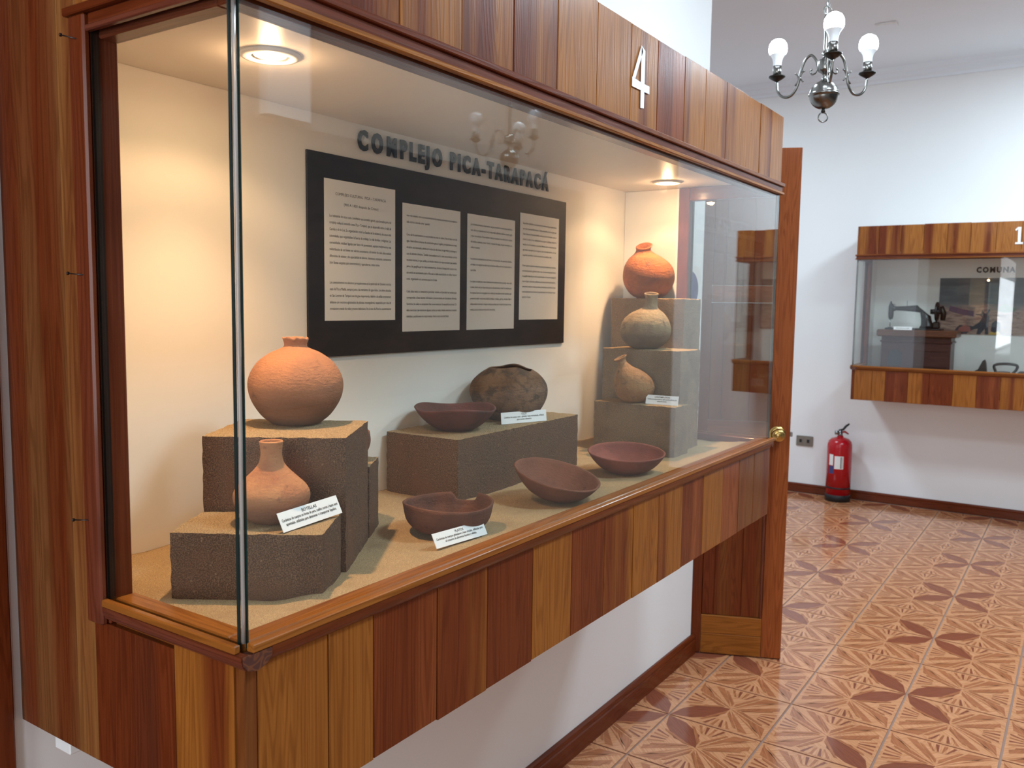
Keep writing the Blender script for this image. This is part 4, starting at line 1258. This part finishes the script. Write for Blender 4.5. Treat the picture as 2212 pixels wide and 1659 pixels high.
loft('head', [(0.160, 0.072, 0.012, 0.013, 0), (0.160, 0.095, 0.016, 0.018, 0), (0.160, 0.160, 0.017, 0.019, 0), (0.161, 0.182, 0.012, 0.013, 0), (0.163, 0.188, 0.006, 0.007, 0), (0.163, 0.202, 0.005, 0.005, 0)], M_ENAMEL, sm)
tube('needle_bar', [(0, 0.163, 0.075), (0, 0.163, 0.018)], 0.004, M_STEEL, sm)
tube('presser_foot', [(0, 0.150, 0.016), (0, 0.178, 0.016)], 0.005, M_STEEL, sm)
tube('spool_pin', [(0, 0.055, 0.160), (0, 0.055, 0.205)], 0.0022, M_STEEL, sm)
tube('thread_guide', [(0, 0.142, 0.165), (0, 0.142, 0.185), (0, 0.132, 0.172)], 0.003, M_STEEL, sm)
tube('hand_wheel', [(0.062 * math.cos(t), -0.142, 0.130 + 0.062 * math.sin(t)) for t in [i * math.pi / 16 for i in range(32)]], 0.009, M_ENAMEL, sm, closed=True)
tube('wheel_hub', [(0, -0.10, 0.130), (0, -0.168, 0.130)], 0.018, M_ENAMEL, sm, seg=16)
for i in range(5):
    t = i * 2 * math.pi / 5 + 0.3
    tube('wheel_spoke', [(0.012 * math.cos(t), -0.142, 0.13 + 0.012 * math.sin(t)), (0.056 * math.cos(t), -0.142, 0.13 + 0.056 * math.sin(t))], 0.005, M_ENAMEL, sm, seg=6)
tube('bobbin_winder', [(0.0, -0.165, 0.165), (0.02, -0.182, 0.118), (0.01, -0.18, 0.07)], [0.018, 0.02, 0.016], M_DARKM, sm, seg=12)
box('crank_gear_cover', -0.03, 0.03, -0.165, -0.12, 0.012, 0.06, M_DARKM, sm, 0.008)
sc_ = box('label_card', 5.925, 5.9264, -0.31, -0.19, 1.350, 1.372, M_CARD)
tag(sc_, 'white card in front of the antique sewing machine', 'card', 'exhibit label cards')
text_block('print', [("MÁQUINA DE COSER", 0.06, 0.008, 0.009, None, 'C')], 0, M_INK, sc_, lambda x, y, z: (-0.0004, 0.12 - x, y), 0.01)

# iron relics on the far showcase floor
rl = empty('iron_relic', (6.05, -0.735, 1.0365), 0, 'dark iron relic with tall pointed horn in the far showcase', 'relic')
prism('horned_body', [(0.12, 0.0), (0.115, 0.018), (0.05, 0.030), (0.01, 0.055), (-0.015, 0.115), (-0.026, 0.122), (-0.034, 0.100), (-0.040, 0.05), (-0.045, 0.025), (-0.06, 0.0)], 0, -0.03, 0.03, M_IRON, rl)
prism('base', [(0.135, 0.0), (0.135, 0.012), (-0.065, 0.012), (-0.065, 0.0)], 0, -0.05, 0.05, M_IRON, rl)
ir = empty('clothes_iron', (6.05, -0.875, 1.0365), 0, 'old black clothes iron with raised loop handle', 'clothes iron')
prism('sole_body', [(-0.055, -0.04), (0.02, -0.04), (0.06, 0.0), (0.02, 0.04), (-0.055, 0.04)], 2, 0.0, 0.045, M_IRON, ir)
tube('handle', spline([(0, 0.045, 0.04), (0, 0.055, 0.085), (0, 0.0, 0.098), (0, -0.075, 0.092), (0, -0.075, 0.06), (0, -0.05, 0.03)], 5), 0.009, M_IRON, ir)
rl2 = empty('wooden_trough', (6.05, -1.10, 1.0365), 0, 'low dark wooden trough beside the clothes iron', 'trough')
prism('trough_body', [(0.14, 0.0), (0.155, 0.03), (0.13, 0.05), (-0.13, 0.05), (-0.155, 0.03), (-0.14, 0.0)], 0, -0.06, 0.06, M_IRON, rl2)

# ------------------------------------------------------------------ what the front glass reflects: the painting across the room
om = box('wall_mural', 0.9, 4.75, OPPY + 0.0005, OPPY + 0.02, 1.0, 2.28, M_MURAL2)
tag(om, 'large grey-sky landscape mural across the room', 'mural')
